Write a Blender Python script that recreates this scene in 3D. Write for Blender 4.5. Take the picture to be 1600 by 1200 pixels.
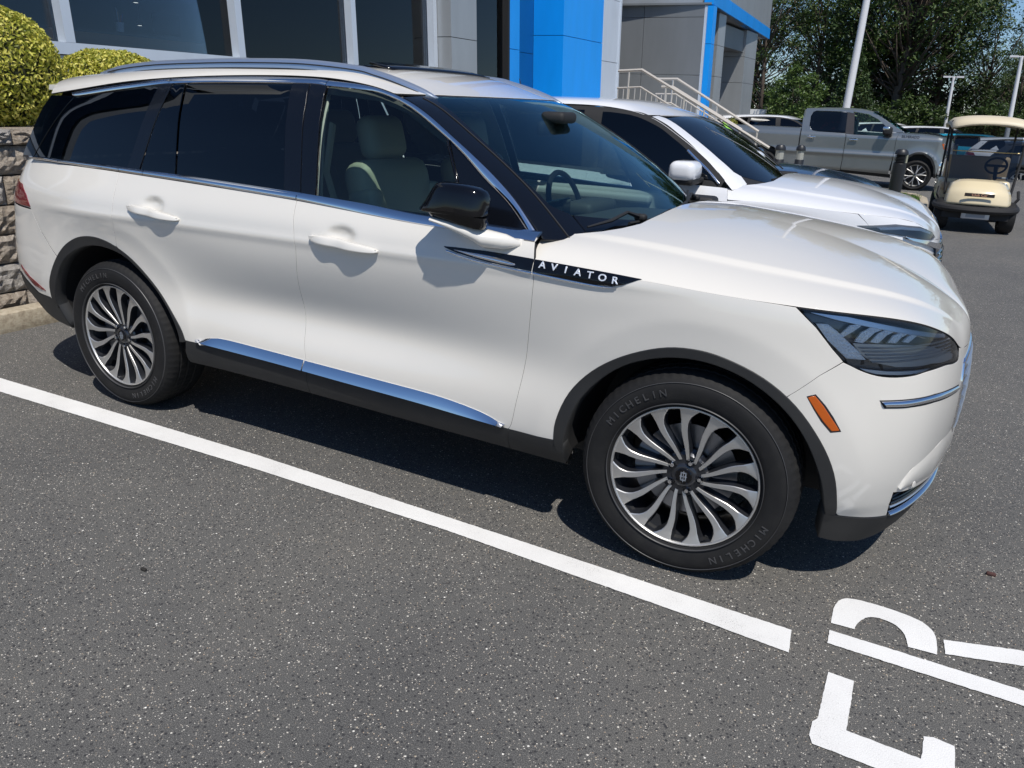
import bpy, bmesh, math, random
import numpy as np
from mathutils import Vector, Matrix
from mathutils.geometry import delaunay_2d_cdt
random.seed(7); np.random.seed(7)
for o in list(bpy.data.objects): bpy.data.objects.remove(o)
SC=bpy.context.scene; COL=SC.collection
# ------------------------------------------------------------------ camera
CP=Vector((.6283,-3.4853,1.6155)); YAW,PIT,ROL=2.0563,.3444,.0396; FPX=1228.4
fw=Vector((math.cos(YAW)*math.cos(PIT),math.sin(YAW)*math.cos(PIT),-math.sin(PIT)))
rt=fw.cross(Vector((0,0,1))).normalized(); up=rt.cross(fw)
r2=rt*math.cos(ROL)+up*math.sin(ROL); u2=-rt*math.sin(ROL)+up*math.cos(ROL)
cd=bpy.data.cameras.new('camera'); cam=bpy.data.objects.new('camera',cd); COL.objects.link(cam)
M=Matrix((r2,u2,-fw)).transposed().to_4x4(); M.translation=CP; cam.matrix_world=M
cd.sensor_fit='HORIZONTAL'; cd.sensor_width=36; cd.lens=FPX/1600*36; cd.clip_end=3000; cd.clip_start=.05
SC.camera=cam
# ------------------------------------------------------------------ light
SUN=Vector((.40,-.42,1.0)).normalized()
w=bpy.data.worlds.new("World"); SC.world=w; w.use_nodes=True
nt=w.node_tree; nt.nodes.clear()
sky=nt.nodes.new('ShaderNodeTexSky'); sky.sky_type='NISHITA'; sky.sun_disc=False
sky.sun_elevation=math.asin(SUN.z); sky.sun_rotation=math.atan2(SUN.x,SUN.y); sky.air_density=1.0; sky.dust_density=.15; sky.ozone_density=8.0; sky.altitude=600
bg=nt.nodes.new('ShaderNodeBackground'); bg.inputs[1].default_value=.10
wo=nt.nodes.new('ShaderNodeOutputWorld'); nt.links.new(sky.outputs[0],bg.inputs[0]); nt.links.new(bg.outputs[0],wo.inputs[0])
sd=bpy.data.lights.new('sun','SUN'); sd.energy=4.5; sd.angle=math.radians(.53); sd.color=(1,.955,.89)
so=bpy.data.objects.new('sun',sd); COL.objects.link(so); so.rotation_euler=SUN.to_track_quat('Z','Y').to_euler(); so.location=(0,0,30)
SC.view_settings.view_transform='Standard'; SC.view_settings.look='None'; SC.view_settings.exposure=0; SC.view_settings.gamma=1; SC.view_settings.use_curve_mapping=False
SC.render.engine='CYCLES'
SC.cycles.max_bounces=10; SC.cycles.transparent_max_bounces=16
# ------------------------------------------------------------------ object helpers
def tag(o,label=None,cat=None,group=None,kind=None):
    if label:o['label']=label
    if cat:o['category']=cat
    if group:o['group']=group
    if kind:o['kind']=kind
    return o
def thing(name,label,cat,loc=(0,0,0),rz=0,group=None,scale=(1,1,1)):
    o=bpy.data.objects.new(name,None); COL.objects.link(o); o.location=loc; o.rotation_euler=(0,0,rz); o.scale=scale
    o.empty_display_size=.1
    return tag(o,label,cat,group)
def link(name,me,parent=None,loc=None,rot=None,label=None):
    o=bpy.data.objects.new(name,me); COL.objects.link(o)
    if parent:o.parent=parent
    if loc is not None:o.location=loc
    if rot is not None:o.rotation_euler=rot
    if label:o['label']=label
    return o
def mesh(name,V,F,mats,mi=None,smooth=True,normals=None,auto=None):
    me=bpy.data.meshes.new(name)
    me.from_pydata([tuple(map(float,v)) for v in V],[],[tuple(map(int,f)) for f in F])
    if not isinstance(mats,(list,tuple)): mats=[mats]
    for m in mats: me.materials.append(m)
    if mi is not None: me.polygons.foreach_set('material_index',list(map(int,mi)))
    me.polygons.foreach_set('use_smooth',[smooth]*len(me.polygons))
    me.update()
    if normals is not None: me.normals_split_custom_set_from_vertices([tuple(map(float,n)) for n in normals])
    elif auto and smooth: me.set_sharp_from_angle(angle=math.radians(auto))
    return me
class B:
    """collects boxes, tubes and sweeps into one mesh"""
    def __init__(s): s.V=[];s.F=[];s.M=[]
    def add(s,V,F,m=0):
        n=len(s.V); s.V+= [tuple(v) for v in V]; s.F+=[tuple(i+n for i in f) for f in F]; s.M+=[m]*len(F); return s
    def box(s,c,d,m=0,rot=None,taper=1.0):
        x,y,z=[a/2 for a in d]
        v=[Vector((sx*x*(taper if sz>0 else 1),sy*y*(taper if sz>0 else 1),sz*z)) for sz in(-1,1) for sy in(-1,1) for sx in(-1,1)]
        if rot is not None: v=[rot@a for a in v]
        v=[a+Vector(c) for a in v]
        return s.add(v,[(0,2,3,1),(4,5,7,6),(0,1,5,4),(2,6,7,3),(0,4,6,2),(1,3,7,5)],m)
    def rbox(s,c,d,r=.02,n=3,m=0,rot=None):
        """rounded box via superellipsoid-like vertex rounding"""
        x,y,z=[a/2 for a in d]; r=min(r,x*.99,y*.99,z*.99); bm=bmesh.new(); bmesh.ops.create_cube(bm,size=1)
        for v in bm.verts: v.co=Vector((v.co.x*2*x,v.co.y*2*y,v.co.z*2*z))
        bmesh.ops.bevel(bm,geom=bm.edges[:],offset=r,segments=n,profile=.5,affect='EDGES')
        bm.verts.index_update()
        V=[v.co.copy() for v in bm.verts]; F=[[v.index for v in f.verts] for f in bm.faces]; bm.free()
        if rot is not None: V=[rot@a for a in V]
        return s.add([a+Vector(c) for a in V],F,m)
    def tube(s,pts,r,n=10,m=0,cap=True,flat=None):
        pts=[Vector(p) for p in pts]; k=len(pts); rr=r if hasattr(r,'__len__') else [r]*k
        V=[];F=[]; prev=None
        for i,p in enumerate(pts):
            t=(pts[min(i+1,k-1)]-pts[max(i-1,0)]).normalized()
            if prev is None:
                a=Vector((0,0,1)) if abs(t.z)<.9 else Vector((1,0,0)); u=t.cross(a).normalized()
            else: u=(prev-t*prev.dot(t)).normalized()
            prev=u; v=t.cross(u)
            for j in range(n):
                th=2*math.pi*j/n; V.append(p+(u*math.cos(th)+v*math.sin(th)*(flat or 1))*rr[i])
        for i in range(k-1):
            for j in range(n): F.append((i*n+j,i*n+(j+1)%n,(i+1)*n+(j+1)%n,(i+1)*n+j))
        if cap: F.append(tuple(reversed(range(n)))); F.append(tuple((k-1)*n+j for j in range(n)))
        return s.add(V,F,m)
    def lathe(s,prof,n=48,axis='z',c=(0,0,0),m=0,mfun=None):
        V=[];F=[];k=len(prof);c=Vector(c)
        for j in range(n):
            th=2*math.pi*j/n
            for r,h in prof:
                a,b=r*math.cos(th),r*math.sin(th)
                V.append(c+(Vector((a,b,h)) if axis=='z' else Vector((a,h,b)) if axis=='y' else Vector((h,a,b))))
        for j in range(n):
            for i in range(k-1):
                f=(j*k+i,((j+1)%n)*k+i,((j+1)%n)*k+i+1,j*k+i+1)
                F.append(f if axis=='z' else tuple(reversed(f)) if axis=='y' else f)
        return s.add(V,F,m)
    def prism(s,poly,h0,h1,axis='z',m=0):
        n=len(poly)
        def P(a,b,h): return (a,b,h) if axis=='z' else (a,h,b) if axis=='y' else (h,a,b)
        V=[P(a,b,h0) for a,b in poly]+[P(a,b,h1) for a,b in poly]
        F=[tuple(reversed(range(n))),tuple(range(n,2*n))]+[(i,(i+1)%n,(i+1)%n+n,i+n) for i in range(n)]
        s.add(V,F,m); return s
    def mesh(s,name,mats,smooth=False,auto=None,fix=True):
        me=mesh(name,s.V,s.F,mats,s.M,smooth=smooth)
        if fix:
            bm=bmesh.new();bm.from_mesh(me);bmesh.ops.recalc_face_normals(bm,faces=bm.faces[:]);bm.to_mesh(me);bm.free()
        if smooth and auto: me.set_sharp_from_angle(angle=math.radians(auto))
        return me
    def obj(s,name,mats,parent=None,smooth=False,auto=35,loc=None,rot=None,label=None):
        return link(name,s.mesh(name,mats,smooth,auto),parent,loc,rot,label)
def catmull(P,n=6,closed=False):
    P=[np.array(p,float) for p in P]; out=[]; k=len(P)
    rng=range(k if closed else k-1)
    for i in rng:
        if closed: a,b,c,d=P[i-1],P[i],P[(i+1)%k],P[(i+2)%k]
        else: a,b,c,d=P[max(i-1,0)],P[i],P[i+1],P[min(i+2,k-1)]
        for j in range(n):
            t=j/n; out.append(.5*((2*b)+(c-a)*t+(2*a-5*b+4*c-d)*t*t+(-a+3*b-3*c+d)*t**3))
    if not closed: out.append(P[-1])
    return [tuple(o) for o in out]
def inside(poly,x,y):
    px=poly[:,0];py=poly[:,1];qx=np.roll(px,-1);qy=np.roll(py,-1)
    c=np.zeros(len(x),bool)
    for a,b,cx,d in zip(px,py,qx,qy):
        m=((b>y)!=(d>y)); 
        if b!=d: c^= m&(x<(cx-a)*(y-b)/(d-b)+a)
    return c
def dist_poly(poly,x,y):
    D=np.full(len(x),9e9)
    for i in range(len(poly)):
        a=poly[i];b=poly[(i+1)%len(poly)];ab=b-a;L=ab@ab
        if L<1e-14: continue
        t=np.clip(((x-a[0])*ab[0]+(y-a[1])*ab[1])/L,0,1)
        D=np.minimum(D,np.hypot(x-a[0]-t*ab[0],y-a[1]-t*ab[1]))
    return D
def panel(name,F,poly,mat,parent=None,off=0.,thick=.012,inset=.0018,step=.03,sc=(1,1),side=-1,mirror=False,lip=.0012,label=None,amp=0):
    """cut a panel out of the smooth surface F: boundary polygon in (a,b), rolled edge, analytic normals"""
    P=np.array(poly,float)*np.array(sc)
    keep=[0]
    for i in range(1,len(P)):
        if np.hypot(*(P[i]-P[keep[-1]]))>step*.12: keep.append(i)
    if np.hypot(*(P[keep[-1]]-P[keep[0]]))<step*.12: keep.pop()
    P=P[keep]
    area=.5*np.sum(P[:,0]*np.roll(P[:,1],-1)-np.roll(P[:,0],-1)*P[:,1])
    if area<0: P=P[::-1]
    # densify
    Q=[]
    for i in range(len(P)):
        a=P[i];b=P[(i+1)%len(P)];L=np.hypot(*(b-a));k=max(1,int(math.ceil(L/step)))
        for j in range(k): Q.append(a+(b-a)*j/k)
    P=np.array(Q)
    # inset
    d1=P-np.roll(P,1,0);d2=np.roll(P,-1,0)-P
    n1=np.stack([-d1[:,1],d1[:,0]],1)/np.linalg.norm(d1,axis=1)[:,None];n2=np.stack([-d2[:,1],d2[:,0]],1)/np.linalg.norm(d2,axis=1)[:,None]
    nn=n1+n2;ln=np.linalg.norm(nn,axis=1);nn=nn/np.maximum(ln,1e-6)[:,None];k=1/np.clip((nn*n1).sum(1),.45,1)
    P=P+nn*(inset*k)[:,None]
    x0,y0=P.min(0);x1,y1=P.max(0)
    gx,gy=np.meshgrid(np.arange(x0+step/2,x1,step),np.arange(y0+step/2,y1,step*.87))
    gx[::2]+=step/2; gx=gx.ravel();gy=gy.ravel()
    m=inside(P,gx,gy);gx,gy=gx[m],gy[m]
    if len(gx): m=dist_poly(P,gx,gy)>step*.45; gx,gy=gx[m],gy[m]
    allp=np.r_[P,np.stack([gx,gy],1)] if len(gx) else P
    nb=len(P)
    r=delaunay_2d_cdt([Vector(p) for p in allp],[(i,(i+1)%nb) for i in range(nb)],[],0,1e-7)
    vo=np.array([tuple(v) for v in r[0]]);tr=[f for f in r[2]]
    cen=np.array([vo[list(f)].mean(0) for f in tr]); m=inside(P,cen[:,0],cen[:,1]); tr=[f for f,k in zip(tr,m) if k]
    a=vo[:,0]/sc[0];b=vo[:,1]/sc[1]
    S=F(a,b);h=1e-3
    Ta=F(a+h/sc[0],b)-F(a-h/sc[0],b);Tb=F(a,b+h/sc[1])-F(a,b-h/sc[1])
    N=np.cross(Ta,Tb);N/=np.maximum(np.linalg.norm(N,axis=1),1e-12)[:,None];N*=side*-1
    flipf=(side>0)
    V=S+N*off
    # boundary loop from output vertices (orig order kept in CDT for boundary as first nb unless merged)
    idx=[]
    for i in range(nb):
        idx.append(int(np.argmin(np.hypot(vo[:,0]-P[i,0],vo[:,1]-P[i,1]))))
    n0=len(V);idx=np.array(idx)
    bp=V[idx];bn=N[idx];t=np.roll(bp,-1,0)-np.roll(bp,1,0);t/=np.maximum(np.linalg.norm(t,axis=1),1e-9)[:,None]
    sd=np.cross(t,bn)*(1)  # outward sideways
    cen3=V.mean(0)
    # choose sign by 2D outward direction
    tst=F((P[:,0]-nn[:,0]*1e-3)/sc[0],(P[:,1]-nn[:,1]*1e-3)/sc[1])-S[idx]
    sg=np.sign((tst*sd).sum(1));sg[sg==0]=1;sd*=sg[:,None]
    R1=bp+sd*lip-bn*lip*.9; R2=bp+sd*lip*1.1-bn*thick
    V=np.r_[V,R1,R2];NN=np.r_[N,(bn*.6+sd*.8),sd]
    NN/=np.linalg.norm(NN,axis=1)[:,None]
    Fc=[];MI=[]
    for f in tr:
        MI.append(0)
        p0,p1,p2=V[f[0]],V[f[1]],V[f[2]]
        nf=np.cross(p1-p0,p2-p0)
        Fc.append(tuple(f) if nf@(N[f[0]]+N[f[1]]+N[f[2]])>0 else tuple(reversed(f)))
    for i in range(nb):
        j=(i+1)%nb
        for (A,B_) in (((idx[i],idx[j]),(n0+i,n0+j)),((n0+i,n0+j),(n0+nb+i,n0+nb+j))):
            MI.append(1 if A[0]>=n0 and A[0]<n0+nb and len(MI)>=0 else 0)
            q=(A[0],A[1],B_[1],B_[0])
            nf=np.cross(V[q[1]]-V[q[0]],V[q[3]]-V[q[0]])
            Fc.append(q if nf@(NN[q[3]]+NN[q[0]])>0 else tuple(reversed(q)))
    if mirror:
        V=V*[1,-1,1];NN=NN*[1,-1,1];Fc=[tuple(reversed(f)) for f in Fc]
    painted='_paint' in mat.name and thick>.007
    me=mesh(name,V,Fc,[mat,BLK] if painted else mat,MI if painted else None,normals=NN)  # inner flange of body-paint panels coloured black: gap shade put into the colour
    return link(name,me,parent,label=label)
def ribbon(name,A,Bp,mat,parent=None,bulge=.004,out=(0,-1,0),mirror=False,back=.006,ns=6,ends=True):
    """a bright strip lofted between two 3-D curves, softly crowned"""
    n=max(len(A),len(Bp))
    def rs(L,n):
        L=np.array(L,float);d=np.r_[0,np.cumsum(np.linalg.norm(np.diff(L,axis=0),axis=1))];t=np.linspace(0,d[-1],n)
        return np.stack([np.interp(t,d,L[:,k]) for k in range(3)],1)
    n=max(n,40);A=rs(catmull(A,6),n);Bp=rs(catmull(Bp,6),n);out=np.array(out,float)
    rows=[]
    t=np.gradient(A,axis=0);t/=np.linalg.norm(t,axis=1)[:,None]
    wv=Bp-A;nrm=np.cross(t,wv);l=np.linalg.norm(nrm,axis=1);nrm/=np.maximum(l,1e-9)[:,None]
    s=np.sign((nrm*out).sum(1));s[s==0]=1;nrm*=s[:,None]
    prof=[(-.02,-back),(0,0)]+[(k/ns,bulge*math.sin(math.pi*k/ns)**.7) for k in range(1,ns)]+[(1,0),(1.02,-back)]
    for u,h in prof: rows.append(A+wv*u+nrm*h)
    V=np.concatenate(rows);m=len(prof);F=[]
    for i in range(m-1):
        for j in range(n-1): F.append((i*n+j,i*n+j+1,(i+1)*n+j+1,(i+1)*n+j))
    if ends: F.append(tuple(i*n for i in range(m)));F.append(tuple(i*n+n-1 for i in reversed(range(m))))
    if mirror: V=V*[1,-1,1]
    b=B();b.add(V,F)
    me=b.mesh(name,mat,smooth=True,auto=40)
    return link(name,me,parent)
def text_mesh(txt,size,depth,mat,bevel=0):
    c=bpy.data.curves.new('lettering','FONT');c.body=txt;c.size=size;c.extrude=depth;c.bevel_depth=bevel;c.align_x='CENTER';c.align_y='CENTER';c.resolution_u=3
    o=bpy.data.objects.new('lettering',c);COL.objects.link(o)
    me=bpy.data.meshes.new_from_object(o);bpy.data.objects.remove(o);bpy.data.curves.remove(c)
    me.materials.clear();me.materials.append(mat);return me
def frame_mat(loc,x,z):
    """matrix with local x along x and local z along z"""
    x=Vector(x).normalized();z=Vector(z);y=z.cross(x).normalized();z=x.cross(y).normalized()
    m=Matrix((x,y,z)).transposed().to_4x4();m.translation=Vector(loc);return m
# ------------------------------------------------------------------ materials
def mat(name,col=(.5,.5,.5),rough=.5,metal=0,coat=0,coatr=.03,spec=.5,emit=None,es=1,trans=0,ior=1.5):
    m=bpy.data.materials.new(name);m.use_nodes=True;b=m.node_tree.nodes['Principled BSDF']
    b.inputs['Base Color'].default_value=(*col,1);b.inputs['Roughness'].default_value=rough;b.inputs['Metallic'].default_value=metal
    b.inputs['Coat Weight'].default_value=coat;b.inputs['Coat Roughness'].default_value=coatr;b.inputs['Specular IOR Level'].default_value=spec
    b.inputs['Transmission Weight'].default_value=trans;b.inputs['IOR'].default_value=ior
    if emit: b.inputs['Emission Color'].default_value=(*emit,1);b.inputs['Emission Strength'].default_value=es
    return m
class N:
    def __init__(s,m): s.m=m;s.t=m.node_tree;s.b=s.t.nodes.get('Principled BSDF')
    def n(s,ty,**kw):
        x=s.t.nodes.new(ty)
        for k,v in kw.items():
            if k in x.inputs: x.inputs[k].default_value=v
            else: setattr(x,k,v)
        return x
    def l(s,a,b): s.t.links.new(a,b)
    def coord(s,kind='Object',scale=(1,1,1)):
        tc=s.n('ShaderNodeTexCoord');mp=s.n('ShaderNodeMapping');mp.inputs['Scale'].default_value=scale;s.l(tc.outputs[kind],mp.inputs[0]);return mp.outputs[0]
    def noise(s,co,sc,det=4,rough=.6,dist=0): 
        x=s.n('ShaderNodeTexNoise');x.inputs['Scale'].default_value=sc;x.inputs['Detail'].default_value=det;x.inputs['Roughness'].default_value=rough;x.inputs['Distortion'].default_value=dist;s.l(co,x.inputs['Vector']);return x.outputs['Fac']
    def ramp(s,fac,stops,interp='LINEAR'):
        x=s.n('ShaderNodeValToRGB');x.color_ramp.interpolation=interp;e=x.color_ramp.elements
        while len(e)<len(stops): e.new(.5)
        for k,(p,c) in zip(e,stops): k.position=p;k.color=(*c,1) if len(c)==3 else c
        s.l(fac,x.inputs[0]);return x.outputs[0]
    def mix(s,fac,a,b,ty='MIX'):
        x=s.n('ShaderNodeMix',data_type='RGBA',blend_type=ty)
        for v,i in ((fac,0),(a,6),(b,7)):
            if hasattr(v,'links'): s.l(v,x.inputs[i])
            elif i==0: x.inputs[0].default_value=v
            else: x.inputs[i].default_value=(*v,1)
        return x.outputs[2]
    def bump(s,h,strength=.3,dist=.01,target=None):
        x=s.n('ShaderNodeBump');x.inputs['Strength'].default_value=strength;x.inputs['Distance'].default_value=dist;s.l(h,x.inputs['Height']);s.l(x.outputs[0],(target or s.b).inputs['Normal']);return x
def glassmat(name,tint,ior=1.5,rough=0.0,refl=(1,1,1)):
    m=bpy.data.materials.new(name);m.use_nodes=True;t=m.node_tree;t.nodes.clear()
    o=t.nodes.new('ShaderNodeOutputMaterial');mx=t.nodes.new('ShaderNodeMixShader');tr=t.nodes.new('ShaderNodeBsdfTransparent');gl=t.nodes.new('ShaderNodeBsdfGlossy')
    fr=t.nodes.new('ShaderNodeFresnel');fr.inputs[0].default_value=ior
    tr.inputs[0].default_value=(*tint,1);gl.inputs[0].default_value=(*refl,1);gl.inputs[1].default_value=rough
    t.links.new(fr.outputs[0],mx.inputs[0]);t.links.new(tr.outputs[0],mx.inputs[1]);t.links.new(gl.outputs[0],mx.inputs[2]);t.links.new(mx.outputs[0],o.inputs[0])
    return m
def paint(name,col,metal=0,rough=.32,flake=0):
    m=mat(name,col,rough,metal,coat=1,coatr=.015);n=N(m);co=n.coord()
    f=n.noise(co,6,3);c=n.mix(.05,col,n.ramp(f,[(.3,tuple(c*.8 for c in col)),(.7,col)]));n.l(c,n.b.inputs['Base Color'])
    # faint dust / clear-coat unevenness
    d=n.noise(co,2.2,5,.7);r=n.ramp(d,[(.35,(.012,)*3),(.75,(.05,)*3)]);n.l(r,n.b.inputs['Coat Roughness'])
    if flake:
        v=n.n('ShaderNodeTexVoronoi');v.inputs['Scale'].default_value=1400;n.l(co,v.inputs['Vector']);n.bump(v.outputs['Color'],flake,.0004)
    return m
PAINT=paint('pearl_white_paint',(.72,.69,.63),0,.30)
PAINT2=paint('plain_white_paint',(.76,.765,.78),0,.3)
NAVY=paint('dark_blue_paint',(.012,.03,.075),.3,.3)
SILVER=paint('grey_green_metallic_paint',(.29,.305,.30),.72,.32)
LETTERC=mat('bright_letter_metal',(.80,.83,.88),.25,.35)
CHROME=mat('bright_chrome',(.86,.87,.9),.055,1)
SATIN=mat('satin_aluminium',(.60,.66,.75),.34,.85)
GBLK=mat('gloss_black',(.003,.003,.004),.10,0,coat=.35,coatr=.01,spec=.35)
PILLAR=mat('black_pillar_film',(.004,.005,.008),.16,0,coat=.2,coatr=.03,spec=.35)
def _clad():
    m=mat('dark_grey_cladding',(.024,.025,.026),.55,spec=.35);n=N(m);co=n.coord();n.bump(n.noise(co,900,2),.15,.0006);
    c=n.ramp(n.noise(co,5,5),[(.3,(.019,.0195,.021)),(.75,(.031,.031,.030))]);n.l(c,n.b.inputs['Base Color']);return m
CLAD=_clad()
BLK=mat('matt_black_plastic',(.012,.012,.013),.7)
def _rub():
    m=mat('tyre_rubber',(.012,.012,.013),.72,spec=.3);n=N(m);co=n.coord();f=n.noise(co,14,6,.7)
    n.l(n.ramp(f,[(.3,(.009,.009,.010)),(.62,(.015,.0148,.0148)),(.85,(.034,.031,.028))]),n.b.inputs['Base Color']);n.bump(n.noise(co,220,3),.2,.0008);return m
RUB=_rub()
RUBL=mat('tyre_lettering_rubber',(.05,.05,.052),.45)
MACH=mat('machined_alloy',(.62,.61,.59),.42,.85)
WDARK=mat('dark_wheel_paint',(.028,.03,.036),.28,.4,coat=.7)
STEEL=mat('brake_steel',(.35,.36,.39),.35,1)
GL_DARK=glassmat('privacy_glass',(.010,.014,.019),1.55)
GL_SIDE=glassmat('green_tinted_side_glass',(.56,.70,.65),1.52)
GL_WS=glassmat('windscreen_glass',(.50,.64,.65),1.72,refl=(.62,.92,1.0))
GL_CLEAR=glassmat('clear_lens',(.93,.94,.95),1.45)
AMBER=mat('amber_reflector',(.50,.095,.004),.18,0,coat=1)
LEATHER=mat('beige_leather',(.58,.52,.42),.5)
DASH=mat('dark_dash',(.095,.09,.08),.6)
TRIM=mat('pale_interior_trim',(.62,.60,.55),.6)
RED=mat('red_lamp',(.17,.010,.014),.15,0,coat=1)
def _refl():
    m=mat('prismatic_reflector',(.90,.91,.92),.3,.2);n=N(m);co=n.coord();x=n.n('ShaderNodeTexVoronoi');x.inputs['Scale'].default_value=170;n.l(co,x.inputs['Vector']);n.bump(x.outputs['Distance'],.9,.002);return m
PRISM=_refl()
PRISM.node_tree.nodes['Principled BSDF'].inputs['Metallic'].default_value=.25
# ------------------------------------------------------------------ surfaces
# ---- smooth interpolation -------------------------------------------------
def cspline(xk, yk):
    # Akima-like monotone-ish cubic (finite-difference tangents), works on arrays of any trailing shape
    xk=np.asarray(xk,float); yk=np.asarray(yk,float)
    n=len(xk); h=np.diff(xk)
    A=np.zeros((n,n)); B=np.zeros((n,)+yk.shape[1:])
    A[0,0]=A[-1,-1]=1
    sh=(-1,)+(1,)*(yk.ndim-1)
    for i in range(1,n-1):
        A[i,i-1]=h[i-1];A[i,i]=2*(h[i-1]+h[i]);A[i,i+1]=h[i]
        B[i]=6*((yk[i+1]-yk[i])/h[i]-(yk[i]-yk[i-1])/h[i-1])
    M=np.linalg.solve(A,B.reshape(n,-1)).reshape(B.shape)
    def f(x):
        x=np.asarray(x,float); xc=np.clip(x,xk[0],xk[-1])
        i=np.clip(np.searchsorted(xk,xc,side='right')-1,0,n-2)
        t=xc-xk[i]; r=xk[i+1]-xc; hh=h[i]
        ex=(1,)*(yk.ndim-1)
        t_=t.reshape(t.shape+ex);r_=r.reshape(r.shape+ex);h_=hh.reshape(hh.shape+ex)
        y=(M[i]*r_**3+M[i+1]*t_**3)/(6*h_)+(yk[i]/h_-M[i]*h_/6)*r_+(yk[i+1]/h_-M[i+1]*h_/6)*t_
        # linear extrapolation
        s0=(yk[1]-yk[0])/h[0]-h[0]*(2*M[0]+M[1])/6; s1=(yk[-1]-yk[-2])/h[-1]+h[-1]*(2*M[-1]+M[-2])/6
        d=(x-xc).reshape(x.shape+ex)
        return y+np.where(d<0,d*s0,0)+np.where(d>0,d*s1,0)
    return f
def sstep(x): x=np.clip(x,0,1); return x*x*(3-2*x)

# ---- main car: plan outline of the right side (y<0) from rear centre to nose centre
PLAN=np.array([(-4.20,0),(-4.19,-.3),(-4.16,-.56),(-4.09,-.76),(-3.96,-.895),(-3.70,-.962),(-3.30,-.984),(-2.8,-.992),(-2.0,-.995),(-1.2,-.995),(-.6,-.993),(-.2,-.990),(.1,-.980),(.32,-.952),(.50,-.897),(.62,-.820),(.70,-.72),(.757,-.57),(.793,-.38),(.81,-.18),(.815,0)])
_d=np.r_[0,np.cumsum(np.hypot(*np.diff(PLAN,axis=0).T))]
_s=_d-np.interp(0,PLAN[6:14,0],_d[6:14])      # s = 0 near the front axle
plan_f=cspline(_s,PLAN)
SMIN,SMAX=_s[0],_s[-1]
ZK=[.20,.30,.38,.46,.56,.68,.80,.92,1.02,1.10,1.18,1.28]
OFF=[ # s station, offsets
(-5.3,[-.30,-.16,-.09,-.05,-.02,.00,-.02,-.05,-.08,-.12,-.17,-.24]),
(-4.55,[-.30,-.16,-.09,-.05,-.02,.00,-.02,-.05,-.08,-.12,-.17,-.24]),
(-4.1,[-.20,-.12,-.07,-.04,-.01,.00,-.01,-.03,-.05,-.085,-.13,-.19]),
(-3.6,[-.16,-.08,-.04,-.02,-.005,-.005,-.01,-.012,-.012,-.03,-.07,-.125]),
(-3.0,[-.13,-.055,-.015,-.012,-.012,-.020,-.028,-.018,.0,-.012,-.05,-.10]),
(-2.3,[-.13,-.06,-.018,-.010,-.024,-.054,-.036,-.009,.0,-.012,-.05,-.095]),
(-1.2,[-.13,-.06,-.018,-.010,-.026,-.060,-.040,-.010,.0,-.014,-.055,-.10]),
(-.6,[-.13,-.06,-.020,-.010,-.016,-.032,-.022,-.006,.0,-.016,-.06,-.11]),
(0.,[-.13,-.06,-.020,-.010,-.012,-.014,-.012,-.007,-.003,-.020,-.06,-.11]),
(.45,[-.10,-.06,-.030,-.010,-.000,-.000,-.006,-.012,-.025,-.055,-.10,-.15]),
(.8,[-.09,-.05,-.03,-.015,-.004,-.000,-.008,-.030,-.062,-.10,-.15,-.2]),
(1.2,[-.06,-.02,.0,.004,.010,.012,.0,-.028,-.07,-.12,-.18,-.25]),
(1.9,[-.06,-.02,.0,.006,.014,.018,.005,-.025,-.07,-.13,-.2,-.28]),
]
_fo_s=[o[0] for o in OFF]
_fo=cspline(ZK,np.array([o[1] for o in OFF]).T)     # z -> per-station offset
def _off(s,z):
    s=np.asarray(s,float);z=np.asarray(z,float)
    V=_fo(z)                                  # (...,nst)
    # cardinal spline basis in s
    W=_sb(s)                                  # (...,nst)
    return (V*W).sum(-1)
_sb=cspline(_fo_s,np.eye(len(_fo_s)))
AX=[(0.,.385,.572),(-3.06,.385,.612)]
def Side(s,z):
    s,z=np.broadcast_arrays(np.asarray(s,float),np.asarray(z,float))
    c=plan_f(s); e=1e-3; t=(plan_f(s+e)-plan_f(s-e)); t=t/np.linalg.norm(t,axis=-1,keepdims=True)
    n=np.stack([t[...,1],-t[...,0]],-1)        # outward (to -y on the side)
    o=_off(s,z)
    for ax,az,ra in AX:
        r=np.hypot(c[...,0]-ax,z-az)
        dd=r-ra; o=o+.014*np.exp(-.5*(dd+np.sqrt(dd*dd+.016**2))/.085)*sstep((z-.30)/.08)
    # character crease under the shoulder
    o=o+.006*np.exp(-((z-(1.035+.012*np.clip(s+1.5,-2,1.5)))/.022)**2)*sstep((s+3.7)/.5)*sstep((.1-s)/.5)
    # finger cups behind the door handles
    for hx,hz in ((-1.505,1.078),(-2.640,1.095)):
        o=o-.024*np.exp(-(((s-hx)/.062)**2+((z-hz)/.030)**2)**1.5)
    # slim scoop in the bumper corner, raised lip below it
    p=c+n*o[...,None]
    return np.stack([p[...,0],p[...,1],z],-1)

def SideF(s,z):
    s=np.asarray(s,float); m=s>SMAX; m2=s<SMIN
    P=Side(np.where(m,2*SMAX-s,np.where(m2,2*SMIN-s,s)),z)
    P[...,1]*=np.where(m|m2,-1,1); return P
# ---- bonnet: from the shut line over the shoulder to the centre line
SH_S=[-.75,-.6,-.2,.05,.30,.40,.565,.74,.905,1.02,1.078,1.20,1.36,SMAX]
SH_Z=[1.068,1.068,1.069,1.057,1.047,1.042,1.030,1.001,.955,.908,.876,.850,.832,.825]
sh_z=cspline(SH_S,SH_Z)
# centre line of bonnet, parameter m 0..1
HC=np.array([(-.80,1.20),(-.55,1.205),(-.33,1.199),(-.05,1.183),(.20,1.146),(.42,1.086),(.56,1.036),(.665,.99),(.738,.945),(.787,.895),(.806,.85),(.812,.825)])
_hd=np.r_[0,np.cumsum(np.hypot(*np.diff(HC,axis=0).T))]
hc_f=cspline(_hd,HC)
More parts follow.
